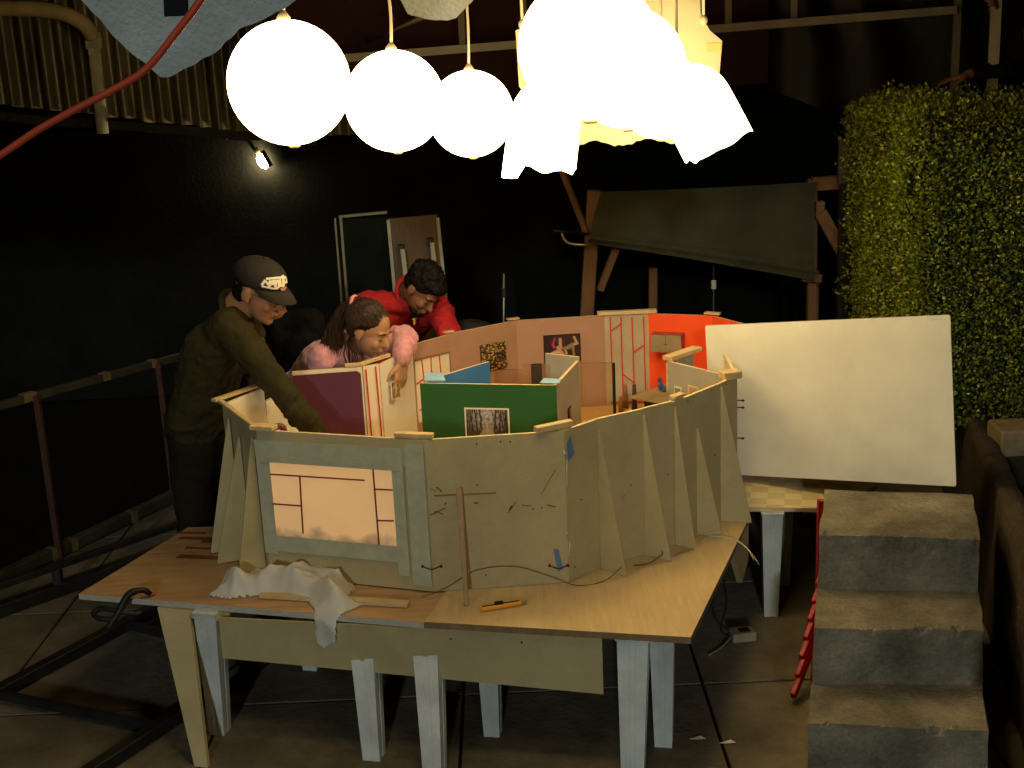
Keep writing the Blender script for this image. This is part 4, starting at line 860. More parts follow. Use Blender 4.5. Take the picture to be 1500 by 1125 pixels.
# cream paper sheet behind the cluster
PK, PY = 1.074, 5.26
def pz(x, z): return (x * PK, PY, 2.4 + (z - 2.4) * PK)
ps = thing('hanging_paper', 'large cream paper sheet with torn lower edge hanging behind the lamp cluster', 'paper', (.48, PY, 1.98))
bm = NB()
bot = [(.30 + .4 * i / 24, 2.022 + .012 * mnoise.noise(V((i * 1.3, 0, 0))) + .012 * math.sin(i * .5)) for i in range(25)]
poly_ = [(.073, 2.452), (.078, 2.25), (.16, 2.10), (.29, 2.005)] + bot + [(.78, 2.10), (.835, 2.257), (.846, 2.381), (.800, 2.42), (.765, 2.483), (.755, 2.86), (.19, 2.86), (.185, 2.53), (.125, 2.474)]
prism(bm, [pz(x, z) for x, z in poly_], (0, .004, 0)); obj('sheet', bm, M('cream_paper', (0.88, 0.82, 0.58), 0.8, 0.05, 5, trans=0.5), ps)
for x, z in ((.10, 2.455), (.775, 2.44)):
    q = V(pz(x, z)); q.y -= .008; bm = NB(); tube(bm, [q, q + V((-.004, 0, .3)), V((q.x, q.y, 3.06))], .006, 8); ico(bm, q + V((0, -.002, .02)), (.017, .012, .020), 2); obj('hanging_string', bm, cordm, ps)
for x, z in ((.105, 2.40), (.815, 2.36)):
    bm = NB(); q = V(pz(x, z)); q.y -= .0025; box(bm, q, (.06, .002, .03)); obj('tape_patch', bm, M('yellow_tape', (.65, .45, .15), .6), ps)

# ------------------------------------------------------------------ foam sheets and red cable overhead
foamm = M('grey_foam', (0.58, 0.60, 0.56), 0.85, 0.15, 7, 0.7, 90, rgb2=(0.72, 0.74, 0.70))
def foam(label, outline, y, th, hole=None):
    bm = NB(); pts = []
    for i in range(len(outline)):
        a, b = outline[i], outline[(i + 1) % len(outline)]
        m_ = 8
        for k in range(m_):
            t = k / m_; q = V((a[0] + (b[0] - a[0]) * t, y, a[1] + (b[1] - a[1]) * t)); q += V((mnoise.noise(q * 25), 0, mnoise.noise(q * 25 + V((3, 0, 0))))) * .008; q.y -= 0.20 * (q.z - 2.5); pts.append(q)
    prism(bm, pts, (0, th, th * .2)); 
    t = thing('foam_sheet', label, 'foam', (outline[0][0], y, min(p[1] for p in outline)))
    obj('slab', bm, foamm, t)
    if hole:
        bm = NB(); x0_, x1_, z0_, z1_ = hole
        prism(bm, [(x, y - 0.20 * (z - 2.5) - .003, z) for x, z in ((x0_, z0_), (x1_, z0_), (x1_ + .008, z1_), (x0_ + .006, z1_))], (0, .002, 0)); obj('black_patch', bm, black, t)
foam('large torn grey foam sheet hanging overhead behind the red cable', [(-.96, 3.06), (-.95, 2.70), (-.811, 2.525), (-.725, 2.418), (-.680, 2.370), (-.645, 2.374), (-.575, 2.408), (-.52, 2.445), (-.42, 2.488), (-.365, 2.515), (-.20, 2.70), (-.15, 3.06)], 2.6, .035, (-.652, -.605, 2.485, 2.54))
foam('small rounded tip of a grey foam sheet hanging between globe cords', [(-.34, 3.06), (-.26, 2.56), (-.225, 2.492), (-.152, 2.466), (-.098, 2.476), (-.045, 2.525), (0.02, 3.06)], 3.4, .03)
bm = NB(); tube(bm, smoothpts([(.02, 2.0, 3.06), (-.15, 1.97, 2.90), (-.28, 1.95, 2.72), (-.36, 1.92, 2.58), (-.415, 1.9, 2.491), (-.46, 1.9, 2.441), (-.51, 1.9, 2.391), (-.56, 1.9, 2.364), (-.611, 1.9, 2.342), (-.68, 1.9, 2.31), (-.741, 1.9, 2.276), (-.86, 1.9, 2.215), (-1.3, 1.9, 2.02), (-2.2, 1.95, 1.70), (-3.2, 2.1, 1.45), (-4.0, 2.3, 1.0), (-4.2, 2.4, .3), (-4.1, 2.6, .006), (-3.8, 2.9, .006)], 6), .0056, 10)
tag(obj('red_cable', bm, M('red_rubber', (0.78, 0.10, 0.035), 0.45, .06), smooth=True), 'thick red cable slung across in front of the foam sheet', 'cable')
# ------------------------------------------------------------------ hedge
hg = thing('hedge', 'tall clipped leafy green hedge on the terrace beside the white board', 'hedge', (2.5, 6.2, .58))
hx0, hx1, hy0, hy1, hz0, hz1 = 1.80, 3.45, 5.62, 6.72, .585, 2.045
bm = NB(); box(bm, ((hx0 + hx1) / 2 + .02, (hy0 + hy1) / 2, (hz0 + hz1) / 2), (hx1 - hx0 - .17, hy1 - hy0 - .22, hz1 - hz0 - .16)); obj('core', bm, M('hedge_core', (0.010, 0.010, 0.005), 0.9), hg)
bm = NB(); rnd = random.Random(3)
def leaf(p, nrm):
    d = (V((rnd.gauss(0, 1), rnd.gauss(0, 1), rnd.gauss(0, 1) + .5)).normalized() + nrm * 0.9).normalized(); s = d.cross(V((rnd.gauss(0, 1), rnd.gauss(0, 1), rnd.gauss(0, 1)))).normalized(); L = rnd.uniform(.012, .026); w = L * .34; n_ = d.cross(s)
    a, b, c, e = p, p + d * L * .5 + s * w + n_ * .003, p + d * L, p + d * L * .5 - s * w + n_ * .003
    va = [bm.verts.new(q) for q in (a, b, c, e)]; m_ = rnd.choice((0, 0, 1, 1, 2)); f = bm.faces.new(va); f.material_index = m_
for side, cnt in (('front', 30000), ('left', 19000), ('top', 13000)):
    for _ in range(cnt):
        dep = abs(rnd.gauss(0, .045)) - .014 - (rnd.random() ** 9) * .03
        if side == 'front': p = V((rnd.uniform(hx0, hx1), hy0 + dep, rnd.uniform(hz0, hz1))); nm = V((0, -1, 0))
        elif side == 'left': p = V((hx0 + dep, rnd.uniform(hy0, hy1), rnd.uniform(hz0, hz1))); nm = V((-1, 0, 0))
        else: p = V((rnd.uniform(hx0, hx1), rnd.uniform(hy0, hy1), hz1 - dep * .8 + (rnd.random() ** 6) * .05)); nm = V((0, 0, 1))
        bulge = mnoise.noise(p * 2.2) * .06 + mnoise.noise(p * 6) * .035; p += nm * bulge
        lean = (p.z - hz1) * -.035; p.x += lean
        # rounded top left corner
        ccx, ccz = hx0 + .10, hz1 - .10
        if p.x < ccx + lean and p.z > ccz:
            q = V((p.x - ccx - lean, 0, p.z - ccz))
            if q.length > .11: q *= .11 / q.length * rnd.uniform(.88, 1.06); p.x = ccx + lean + q.x; p.z = ccz + q.z
        leaf(p, nm)
for _ in range(170):     # stray shoots
    w_ = rnd.random()
    if w_ < .5: b0, nm = V((rnd.uniform(hx0 + .05, hx1), rnd.uniform(hy0, hy1), hz1 - .02)), V((0, 0, 1))
    elif w_ < .75: b0, nm = V((hx0 + .02, rnd.uniform(hy0, hy1), rnd.uniform(1.0, hz1 - .1))), V((-1, 0, .5))
    else: b0, nm = V((rnd.uniform(hx0, hx1), hy0 + .02, rnd.uniform(1.0, hz1))), V((0, -1, .6))
    d_ = (nm + V((rnd.gauss(0, .35), rnd.gauss(0, .35), rnd.gauss(0, .3)))).normalized(); L_ = rnd.uniform(.04, .10)
    for k_ in range(9): leaf(b0 + d_ * L_ * k_ / 8, d_ * .4)
fo = obj('foliage', bm, [M('leaf_a', (0.155, 0.190, 0.009), 0.38, .3, 30, spec=.3), M('leaf_b', (0.075, 0.105, 0.007), 0.45, .3, 30, spec=.3), M('leaf_c', (0.30, 0.28, 0.018), 0.32, .3, 30, spec=.35)], hg); fo['kind'] = 'stuff'
for x, y in ((2.0, 5.9), (2.5, 6.3), (3.0, 5.95)):
    bm = NB(); tube(bm, [(x, y, .55), (x + .03, y, .9), (x - .02, y + .03, 1.5)], [.03, .025, .015], 8); obj('stem', bm, wd, hg)
bm = NB(); box(bm, (1.835, 6.85, 1.72), (.05, .05, .24)); 
tag(obj('grey_block', bm, M('pale_block', (0.07, 0.06, 0.065), .7), bevel=.006), 'grey plastic box end peeking out behind the hedge', 'box')
bm = NB(); box(bm, (1.845, 6.85, .80), (.05, .05, 1.60)); tag(obj('dark_post', bm, blackmetal), 'dark post behind the hedge edge', 'post')

# ------------------------------------------------------------------ people
def bake(name, bm, mat, parent, voxel, smooth=4, disp=None):
    """closed overlapping shapes -> one continuous smooth surface"""
    me = bpy.data.meshes.new('tmp'); bm.to_mesh(me); bm.free()
    o = bpy.data.objects.new('tmp', me); COL.objects.link(o)
    r = o.modifiers.new('r', 'REMESH'); r.mode = 'VOXEL'; r.voxel_size = voxel
    s = o.modifiers.new('s', 'SMOOTH'); s.factor = 0.5; s.iterations = smooth
    if disp:
        for i, (sc, st_) in enumerate(disp):
            tx = bpy.data.textures.new('folds', 'CLOUDS'); tx.noise_scale = sc; tx.noise_depth = 2
            d = o.modifiers.new('d', 'DISPLACE'); d.texture = tx; d.strength = st_; d.mid_level = 0.5; d.texture_coords = 'LOCAL'
        s2 = o.modifiers.new('s2', 'SMOOTH'); s2.factor = 0.4; s2.iterations = 1
    dg = bpy.context.evaluated_depsgraph_get(); dg.update()
    m2 = bpy.data.meshes.new_from_object(o.evaluated_get(dg))
    bpy.data.objects.remove(o); bpy.data.meshes.remove(me)
    m2.transform(Matrix.Translation(-ORI[parent])); m2.materials.clear(); m2.materials.append(mat); m2.name = name
    for p in m2.polygons: p.use_smooth = True
    q = bpy.data.objects.new(name, m2); COL.objects.link(q); q.parent = parent; ORI[q] = ORI[parent]; return q
def cap(bm, p0, p1, r0, r1=None):
    p0, p1 = V(p0), V(p1); r1 = r0 if r1 is None else r1; L = (p1 - p0).length
    bmesh.ops.create_icosphere(bm, subdivisions=2, radius=r0, matrix=Matrix.Translation(p0)); bmesh.ops.create_icosphere(bm, subdivisions=2, radius=r1, matrix=Matrix.Translation(p1))
    if L > 1e-4:
        q = (p1 - p0).to_track_quat('Z', 'Y').to_matrix().to_4x4()
        bmesh.ops.create_cone(bm, cap_ends=True, segments=16, radius1=r0, radius2=r1, depth=L, matrix=Matrix.Translation((p0 + p1) / 2) @ q)
def ell(bm, c, r, rot):
    bmesh.ops.create_icosphere(bm, subdivisions=3, radius=1, matrix=Matrix.Translation(V(c)) @ rot.to_4x4() @ Matrix.Diagonal((*r, 1)))
def hframe(f, upish=(0, 0, 1)):
    f = V(f).normalized(); r = f.cross(V(upish)).normalized(); u = r.cross(f).normalized(); return f, u, r
class Head:
    def __init__(s, c, f, upish=(0, 0, 1), k=1.0):
        s.c = V(c); s.f, s.u, s.r = hframe(f, upish); s.k = k; s.m = Matrix((s.f, s.u, s.r)).transposed()
    def p(s, a, b, c): return s.c + (s.f * a + s.u * b + s.r * c) * s.k
    def e(s, bm, a, b, c, ra, rb, rc): ell(bm, s.p(a, b, c), (ra * s.k, rb * s.k, rc * s.k), s.m)
def head_prims(bm, h, neck, nose=1.0, jaw=1.0):
    h.e(bm, -.012, .030, 0, .096, .090, .076); h.e(bm, .028, -.028, 0, .062, .086, .060); h.e(bm, .040, -.082, 0, .040 * jaw, .034, .042 * jaw)
    h.e(bm, .064, -.102, 0, .020, .017, .022); h.e(bm, .072, .022, 0, .018, .013, .050)
    cap(bm, h.p(.082, .006, 0), h.p(.108 * nose, -.030, 0), .009 * h.k, .0115 * h.k); h.e(bm, .094, -.034, 0, .014, .009, .016)
    for s_ in (-1, 1):
        h.e(bm, .058, -.032, .036 * s_, .025, .026, .020); h.e(bm, -.012, -.008, .076 * s_, .022, .032, .009); h.e(bm, -.002, -.030, .074 * s_, .009, .011, .008)
        h.e(bm, .071, -.002, .030 * s_, .011, .009, .013)
    h.e(bm, .086, -.060, 0, .013, .0075, .022); h.e(bm, .083, -.073, 0, .012, .008, .019)
    cap(bm, h.p(-.028, -.05, 0), neck, .052 * h.k, .060 * h.k); cap(bm, h.p(.0, -.06, 0), V(neck) + (h.f * .02), .045 * h.k, .05 * h.k)
def hand_prims(bm, wrist, d, n, thumb, curl=.5, k=1.0, spread=.1):
    """d: direction of the palm, n: out of the palm side, thumb: towards the thumb"""
    wrist, d = V(wrist), V(d).normalized(); t = V(thumb); t = (t - d * t.dot(d)).normalized(); n = d.cross(t).normalized() if n is None else V(n)
    n = (n - d * n.dot(d) - t * n.dot(t)).normalized()
    for o_, ln in ((-.030, .075), (-.010, .082), (.010, .085), (.030, .080)): cap(bm, wrist + t * o_ * .55 * k, wrist + d * ln * k + t * o_ * k, .015 * k, .011 * k)
    for i, (o_, ln) in enumerate(((-.032, .060), (-.011, .074), (.011, .080), (.032, .072))):
        p = wrist + d * (.082 * k) + t * o_ * k; a = curl * (.55 + .06 * i); dd = (d + t * o_ * spread * 8).normalized()
        for j, fr in enumerate((.45, .32, .23)):
            dd = (dd * math.cos(a) + n * math.sin(a)).normalized(); q = p + dd * ln * fr * k; cap(bm, p, q, (.0088 - .0009 * j) * k, (.0082 - .001 * j) * k); p = q; a = curl * .75
    p = wrist + d * .022 * k + t * .026 * k; dd = (d * .75 + t * .62 + n * .25).normalized()
    for ln, r_ in ((.042, .0125), (.032, .0100), (.026, .0088)):
        q = p + dd * ln * k; cap(bm, p, q, r_ * k, r_ * .9 * k); p = q; dd = (dd * .8 + d * .45 + n * .25 - t * .12).normalized()
def skinm(name, rgb): return M(name, rgb, 0.5, 0.08, 20, 0.05, 200, spec=.4)
def person(label, foot, J, h, top, bottom, skin, curlR=.6, curlL=.6, voxel=.0055, arm=.052, build=1.0, folds=((.12, .024), (.05, .012)), sleeve=(1, 1), jaw=1.0, nose=1.0, handdir=None):
    t = thing('person', label, 'person', foot)
    S = V(J['side']).normalized(); pel, che, nek = V(J['pelvis']), V(J['chest']), V(J['neck']); fwd = V(J['fwd']).normalized()
    # body
    bm = NB(); head_prims(bm, h, nek, nose, jaw)
    for s_ in (-1, 1):
        cap(bm, pel + S * .07 * s_, che + S * .07 * s_, .08 * build, .075 * build)
        sh, el, wr = [V(q) for q in (J['R'] if s_ > 0 else J['L'])]
        cap(bm, che + S * .05 * s_, sh, .06, .04); cap(bm, sh, el, .044, .037); cap(bm, el, wr, .038, .026); cap(bm, nek - V((0, 0, .04)), sh, .045, .04)
        hip = pel + S * .085 * s_; kn, an = [V(q) for q in (J['legR'] if s_ > 0 else J['legL'])]
        cap(bm, hip, kn, .075, .055); cap(bm, kn, an, .052, .036); cap(bm, an, an + fwd * .12 + V((0, 0, -an.z + .03)), .035, .028)
        dd = (wr - el).normalized(); cap(bm, wr - dd * .02, wr + dd * .02, .026, .022)
        hd = (handdir or {}).get('R' if s_ > 0 else 'L'); d_, n_, th_ = hd if hd else (dd, fwd if abs(fwd.dot(dd)) < .9 else S, -S * s_ + fwd * .4)
        hand_prims(bm, wr + V(d_).normalized() * .012, d_, n_, th_, curlR if s_ > 0 else curlL)
    body = bake('body', bm, skin, t, voxel, 3)
    # upper garment
    bm = NB()
    for s_ in (-1, 1):
        cap(bm, pel + S * .075 * s_ + V((0, 0, .0)), che + S * .085 * s_, .118 * build, .118 * build)
        sh, el, wr = [V(q) for q in (J['R'] if s_ > 0 else J['L'])]
        cap(bm, che + S * .05 * s_, sh, .10 * build, arm * 1.22); cap(bm, nek - V((0, 0, .055)), sh, .062, arm * 1.15)
        fr_ = random.Random(int(abs(sh.x) * 977) + s_)
        for (pa, pb, n_, ra_, rb_) in ((sh, el, 5, arm * 1.22, arm), (el, wr, 6, arm, arm * .8)):
            ax_ = (pb - pa).normalized()
            for k_ in range(n_):
                tt = (k_ + fr_.uniform(.1, .9)) / n_; cc = pa.lerp(pb, tt); rr_ = (ra_ + (rb_ - ra_) * tt); tl = (ax_ + V((fr_.gauss(0, .35), fr_.gauss(0, .35), fr_.gauss(0, .35)))).normalized(); _, s2_, u2_ = frame_from(tl); a0_ = fr_.uniform(0, 6.28); sp_ = fr_.uniform(1.6, 3.6)
                tube(bm, [cc + (s2_ * math.cos(a_) + u2_ * math.sin(a_)) * (rr_ * .96) for a_ in [a0_ + sp_ * q_ / 9 for q_ in range(10)]], [.004, .009, .013, .016, .018, .018, .016, .013, .009, .004], 8)
        for k_ in range(3):   # creases from waist to chest
            tt = (k_ + .5) / 3; cc = pel.lerp(che, tt) + S * .075 * s_; sp_ = fr_.uniform(1.5, 2.6); a0_ = fr_.uniform(0, 6.28); tl = ((che - pel).normalized() + V((fr_.gauss(0, .3), fr_.gauss(0, .3), fr_.gauss(0, .3)))).normalized(); _, s2_, u2_ = frame_from(tl)
            tube(bm, [cc + (s2_ * math.cos(a_) + u2_ * math.sin(a_)) * (.115 * build) for a_ in [a0_ + sp_ * q_ / 9 for q_ in range(10)]], [.004, .008, .012, .015, .016, .016, .015, .012, .008, .004], 8)
        cap(bm, sh, el, arm * 1.22, arm); f_ = sleeve[0 if s_ > 0 else 1]; cap(bm, el, el.lerp(wr, .93 * f_), arm, arm * .80)
        if f_ > .9: cap(bm, el.lerp(wr, .86), el.lerp(wr, .95), arm * .74, arm * .74)
    cap(bm, che, nek - V((0, 0, .045)), .11 * build, .068)
    tp = bake('upper_garment', bm, top, t, .006, 2, folds)
    # trousers and shoes
    bm = NB()
    for s_ in (-1, 1):
        hip = pel + S * .085 * s_; kn, an = [V(q) for q in (J['legR'] if s_ > 0 else J['legL'])]
        cap(bm, pel + S * .06 * s_ + V((0, 0, .06)), hip, .115 * build, .11 * build); cap(bm, hip, kn, .105, .075); cap(bm, kn, an, .075, .062)
    bake('trousers', bm, bottom, t, .010, 4, ((.12, .03),))
    for s_ in (-1, 1):
        an = V((J['legR'] if s_ > 0 else J['legL'])[1]); bm = NB(); cap(bm, (an.x, an.y, .046), (an.x + fwd.x * .15, an.y + fwd.y * .15, .040), .045, .038); box(bm, (an.x + fwd.x * .07, an.y + fwd.y * .07, .012), (.10, .24, .022), rz=math.atan2(fwd.y, fwd.x) - math.pi / 2)
        bake('shoe', bm, black, t, .008, 2)
    return t
tan = skinm('tan_skin', (0.36, 0.165, 0.085)); tan2 = skinm('brown_skin', (0.27, 0.115, 0.055)); fair = skinm('light_skin', (0.40, 0.205, 0.11))
blackhair = M('black_hair', (0.007, 0.005, 0.004), 0.6, 0.4, 60, 0.6, 160, spec=.18); brownhair = M('brown_hair', (0.040, 0.019, 0.009), 0.5, 0.5, 40, 0.4, 130, spec=.3, stretch=(3, 3, .6))
olive = M('olive_coverall', (0.036, 0.029, 0.010), 0.9, 0.12, 5, 0.25, 160, spec=.12)
pinkf = M('pink_fleece', (0.62, 0.27, 0.30), 0.9, 0.08, 14, 0.3, 200, sheen=.2); redf = M('red_cotton', (0.46, 0.016, 0.020), 0.85, 0.12, 12, 0.2, 180)
jeans = M('dark_trousers', (0.018, 0.018, 0.022), 0.85, 0.25, 12)

# man in the cap and olive coverall
h = Head((-1.018, 5.13, 1.472), (.85, -.36, -.36), k=1.07)
man = person('person in olive coveralls and a dark printed cap reaching into the model', (-1.47, 5.28, 0),
    dict(side=(-.10, -1, 0), fwd=(1, -.1, 0), pelvis=(-1.385, 5.31, .86), chest=(-1.235, 5.22, 1.235), neck=(-1.125, 5.18, 1.405),
         R=((-1.150, 5.055, 1.350), (-.945, 4.965, 1.105), (-.800, 4.93, .900)), L=((-1.14, 5.385, 1.34), (-1.16, 5.46, 1.01), (-1.03, 5.45, .86)),
         legR=((-1.41, 5.19, .46), (-1.49, 5.19, .075)), legL=((-1.37, 5.43, .46), (-1.43, 5.46, .075))), h, olive, M('dark_olive_trousers', (0.016, 0.013, 0.006), 0.9, .12, 6, spec=.1), tan, arm=.060, build=1.0, folds=((.11, .020), (.04, .012)))
bm = NB(); h.e(bm, -.012, .056, 0, .110, .074, .090)
bmesh.ops.bisect_plane(bm, geom=bm.verts[:] + bm.edges[:] + bm.faces[:], plane_co=h.p(0, .030, 0), plane_no=h.u + h.f * .05, clear_inner=True)
bmesh.ops.holes_fill(bm, edges=bm.edges[:], sides=200)
capm = M('black_cap_cloth', (0.022, 0.017, 0.011), 0.85, 0.2, 20, 0.25, 160)
hat = bake('cap', bm, capm, man, .005, 2)
# visor
bm = NB(); top_, rows = [], []
for j in range(9):
    v = j / 8; row = []
    for i in range(25):
        a = R(-78 + 156 * i / 24); rad_in = .100; ext = .062 * math.cos(a * .92) ** .6 * v
        pf = math.cos(a) * (rad_in + 0) * 1.06 + ext; pr = math.sin(a) * .088 * (1 - .10 * v)
        row.append((pf - .01, .044 - .34 * (pf - .07) * v - .06 * abs(math.sin(a)) ** 2 * (.20 + .4 * v), pr))
    rows.append(row)
for dz in (0, -.004): top_.append([[bm.verts.new(h.p(a, b + dz, c)) for a, b, c in row] for row in rows])
for s_, g_ in enumerate(top_):
    for a, b in zip(g_, g_[1:]):
        for i in range(24): bm.faces.new((a[i], a[i + 1], b[i + 1], b[i]) if s_ == 0 else (b[i], b[i + 1], a[i + 1], a[i]))
for i in range(24): bm.faces.new((top_[0][8][i], top_[0][8][i + 1], top_[1][8][i + 1], top_[1][8][i]))
obj('visor', bm, capm, hat, smooth=True)
bm = NB(); ico(bm, h.p(-.012, .130, 0), .007 * h.k, 2); obj('button', bm, capm, hat)
# pale printed emblem on the cap front
bm = NB(); bmp = NB(); rnd = random.Random(11)
def oncap(a, e, off=.0035):
    q = (math.cos(e) * math.cos(a) * .110, math.sin(e) * .074, math.cos(e) * math.sin(a) * .090); k_ = 1 + off / .1
    return h.p(-.012 + q[0] * k_, .056 + q[1] * k_, q[2] * k_)
def stroke(b_, pts, w, off):
    pts = [V((*p, 0)) for p in pts]
    for p, q in zip(pts, pts[1:]):
        d_ = (q - p).normalized(); n_ = V((-d_.y, d_.x, 0)) * w / 2
        b_.faces.new([b_.verts.new(oncap(c_.x, c_.y, off)) for c_ in (p - n_ - d_ * w * .3, q - n_ + d_ * w * .3, q + n_ + d_ * w * .3, p + n_ - d_ * w * .3)])
STR = [[(1.05, .05), (.95, .30), (.82, .12), (.80, .33)], [(.78, .05), (.70, .36), (.60, .36), (.64, .22), (.74, .20)], [(.56, .08), (.50, .42), (.40, .40), (.42, .08), (.56, .08)], [(.34, .46), (.32, .12), (.20, .10), (.18, .48)], [(.12, .10), (.08, .50), (-.04, .50), (-.02, .30), (.08, .28)], [(.90, .40), (.62, .46), (.30, .54), (.05, .58)], [(1.0, .0), (.7, -.02), (.45, .02)]]
for i, p in enumerate(STR): stroke(bm, [(a_ - .02 + rnd.uniform(-.03, .03), b_ + rnd.uniform(-.03, .03)) for a_, b_ in p], .098, .004 + .0004 * i)
stroke(bmp, [(.30, .0), (.22, -.10), (.06, -.10), (.0, .02), (.14, .05), (.30, .0)], .07, .0075); stroke(bmp, [(.24, -.02), (.06, -.03)], .08, .0078)
obj('printed_emblem', bm, M('emblem_white', (.75, .66, .50), .6), hat); obj('printed_emblem', bmp, M('emblem_pink', (.55, .25, .22), .6), hat)
# glasses, eyebrows, stubble, hair at nape
bm = NB()
for s_ in (-1, 1):
    ring = [h.p(.092, -.004 + .019 * math.sin(a), s_ * (.033 + .024 * math.cos(a))) for a in [2 * math.pi * k_ / 16 for k_ in range(17)]]; tube(bm, ring, .0018, 6)
    tube(bm, [h.p(.090, .002, s_ * .057), h.p(.03, .006, s_ * .074), h.p(-.015, .004, s_ * .080)], .0018, 6)
tube(bm, [h.p(.093, -.002, -.010), h.p(.099, .002, 0), h.p(.093, -.002, .010)], .0018, 6)
obj('glasses', bm, M('glasses_wire', (.30, .22, .12), .3, metal=.7), man)
bm = NB(); h.e(bm, -.055, -.022, 0, .052, .055, .068); h.e(bm, -.03, -.0, 0, .06, .03, .079); h.e(bm, -.022, .030, 0, .092, .030, .0815); bake('hair', bm, blackhair, man, .006, 2, ((.02, .01),))
def eyes(h, par, lid=True):
    bm = NB()
    for s_ in (-1, 1):
        tube(bm, [h.p(.0805, -.004, s_ * .018), h.p(.0835, -.009, s_ * .029), h.p(.077, -.006, s_ * .042)], .0022, 6); tube(bm, [h.p(.0885, .020, s_ * .013), h.p(.088, .026, s_ * .028), h.p(.074, .020, s_ * .046)], [.003, .0038, .002], 6)
    obj('brows_and_lashes', bm, blackhair, par)
    bm = NB(); tube(bm, [h.p(.089, -.0665, -.022), h.p(.0985, -.0665, 0), h.p(.089, -.0665, .022)], [.0012, .0022, .0012], 6); obj('mouth_line', bm, M('lip_dark', (.22, .055, .045), .5), par)
eyes(h, man)
bm = NB(); h.e(bm, .080, -.050, 0, .012, .005, .020); h.e(bm, .060, -.104, 0, .024, .014, .020); bake('stubble', bm, M('stubble', (.06, .028, .016), .8), man, .003, 2)
# collar
bm = NB(); nk = V((-1.125, 5.18, 1.405)); ax = (h.c - nk).normalized(); _, s1_, u1_ = frame_from(ax); ring = [nk - ax * .020 + (s1_ * math.cos(a) + u1_ * math.sin(a)) * .072 for a in [2 * math.pi * k_ / 20 for k_ in range(21)]]; tube(bm, ring, .016, 8); obj('collar', bm, olive, man, smooth=True)

# woman in pink
h = Head((-.618, 5.46, 1.216), (.84, -.36, -.42), k=1.0)
wom = person('person in a pink hooded top with a brown ponytail placing a small picture', (-.95, 5.92, 0),
    dict(side=(-.45, -.90, 0), fwd=(.85, -.5, 0), pelvis=(-1.0, 5.90, .82), chest=(-.805, 5.625, 1.055), neck=(-.712, 5.565, 1.130),
         R=((-.835, 5.475, 1.095), (-.88, 5.45, .84), (-.80, 5.42, .64)), L=((-.605, 5.685, 1.080), (-.488, 5.665, 1.130), (-.482, 5.475, 1.070)),
         legR=((-.93, 5.80, .43), (-1.02, 5.86, .075)), legL=((-.80, 5.97, .43), (-.90, 6.06, .075))), h, pinkf, jeans, fair, curlL=.85, arm=.056, build=.90, folds=((.07, .024), (.03, .009)), sleeve=(1, 1), nose=.97, jaw=.92,
    handdir={'L': ((-.14, -.25, -.92), (-.7, -.2, 0), (-.55, -.75, 0))})
bm = NB(); h.e(bm, -.030, .044, 0, .098, .088, .086); h.e(bm, -.05, -.005, 0, .062, .060, .078); h.e(bm, .018, .056, 0, .052, .034, .064); cap(bm, h.p(-.095, .085, 0), h.p(-.125, .070, 0), .032, .030)
hair = bake('hair', bm, brownhair, wom, .005, 3, ((.018, .008),))
rnd = random.Random(5); bm = NB()
for i in range(520):
    o = V((rnd.gauss(0, .0085), rnd.gauss(0, .0085), rnd.gauss(0, .008))); e = rnd.uniform(.55, 1.1); fl = V((rnd.gauss(0, .012), rnd.gauss(0, .012), rnd.gauss(0, .008)))
    P_ = [h.p(-.115, .072, 0) + o * .5, h.p(-.142, .050, .005) + o * .9, h.p(-.150, -.01, .015) + o * 1.2 + fl * .5, h.p(-.146, -.02 - .09 * e, .028) + o * 1.35 + fl, h.p(-.125 + .025 * rnd.random(), -.03 - .155 * e, .05) + o * 1.5 + fl * 1.5]
    tube(bm, smoothpts(P_, 3), [.0020] * 9 + [.0018, .0015, .0012, .0006], 4)
# combed strands over the scalp running back to the tie
tie = h.p(-.112, .078, 0)
for i in range(700):
    a = rnd.uniform(-2.0, 2.0); st0 = rnd.uniform(0, .25)
    pa = V((-.030 + .098 * math.cos(a) * .92, .050 + .02 * math.cos(a) - .030 * abs(a) + .05 * st0, .086 * math.sin(a) * 1.0))
    P_ = []
    for k_ in range(7):
        t = k_ / 6; q = pa.lerp(V((-.108, .086, 0)), t); d_ = V(((q.x + .030) / .100, (q.y - .040) / .092, q.z / .088)); L_ = d_.length
        if L_ < 1.0 and t < .9: d_ *= 1.0 / max(L_, .25)
        q = V((-.030 + d_.x * .1005, .040 + d_.y * .0925, d_.z * .0885)) if t < .9 else q
        P_.append(h.p(q.x, q.y, q.z) + V((rnd.gauss(0, .0012), rnd.gauss(0, .0012), rnd.gauss(0, .0012))))
    tube(bm, P_, .0011, 4)
for i in range(16):
    o = V((rnd.gauss(0, .006), rnd.gauss(0, .006), 0)); P_ = [h.p(-.03, -.02, .082) + o, h.p(-.03, -.07, .085) + o * 2, h.p(-.005 + rnd.gauss(0, .01), -.12, .085) + o * 3, h.p(.02 * rnd.random(), -.155 - .02 * rnd.random(), .088)]
    tube(bm, smoothpts(P_, 3), .0016, 4)
pn = obj('ponytail', bm, brownhair, wom, smooth=True)
bm = NB(); nrm = h.p(-.112, .076, 0) - h.p(-.095, .083, 0); rq = nrm.normalized().to_track_quat('Z', 'Y').to_matrix(); torus(bm, h.p(-.108, .078, 0), .030, .009, rq, 20, 8); obj('scrunchie', bm, M('pink_scrunchie', (.75, .25, .28), .7), wom)
eyes(h, wom)
bm = NB(); cap(bm, (-.83, 5.56, 1.125), (-.74, 5.64, 1.135), .038, .05); cap(bm, (-.83, 5.56, 1.125), (-.885, 5.52, 1.135), .038, .020); cap(bm, (-.77, 5.50, 1.13), (-.85, 5.55, 1.12), .028, .035); bake('hood', bm, pinkf, wom, .007, 3, ((.05, .02),))
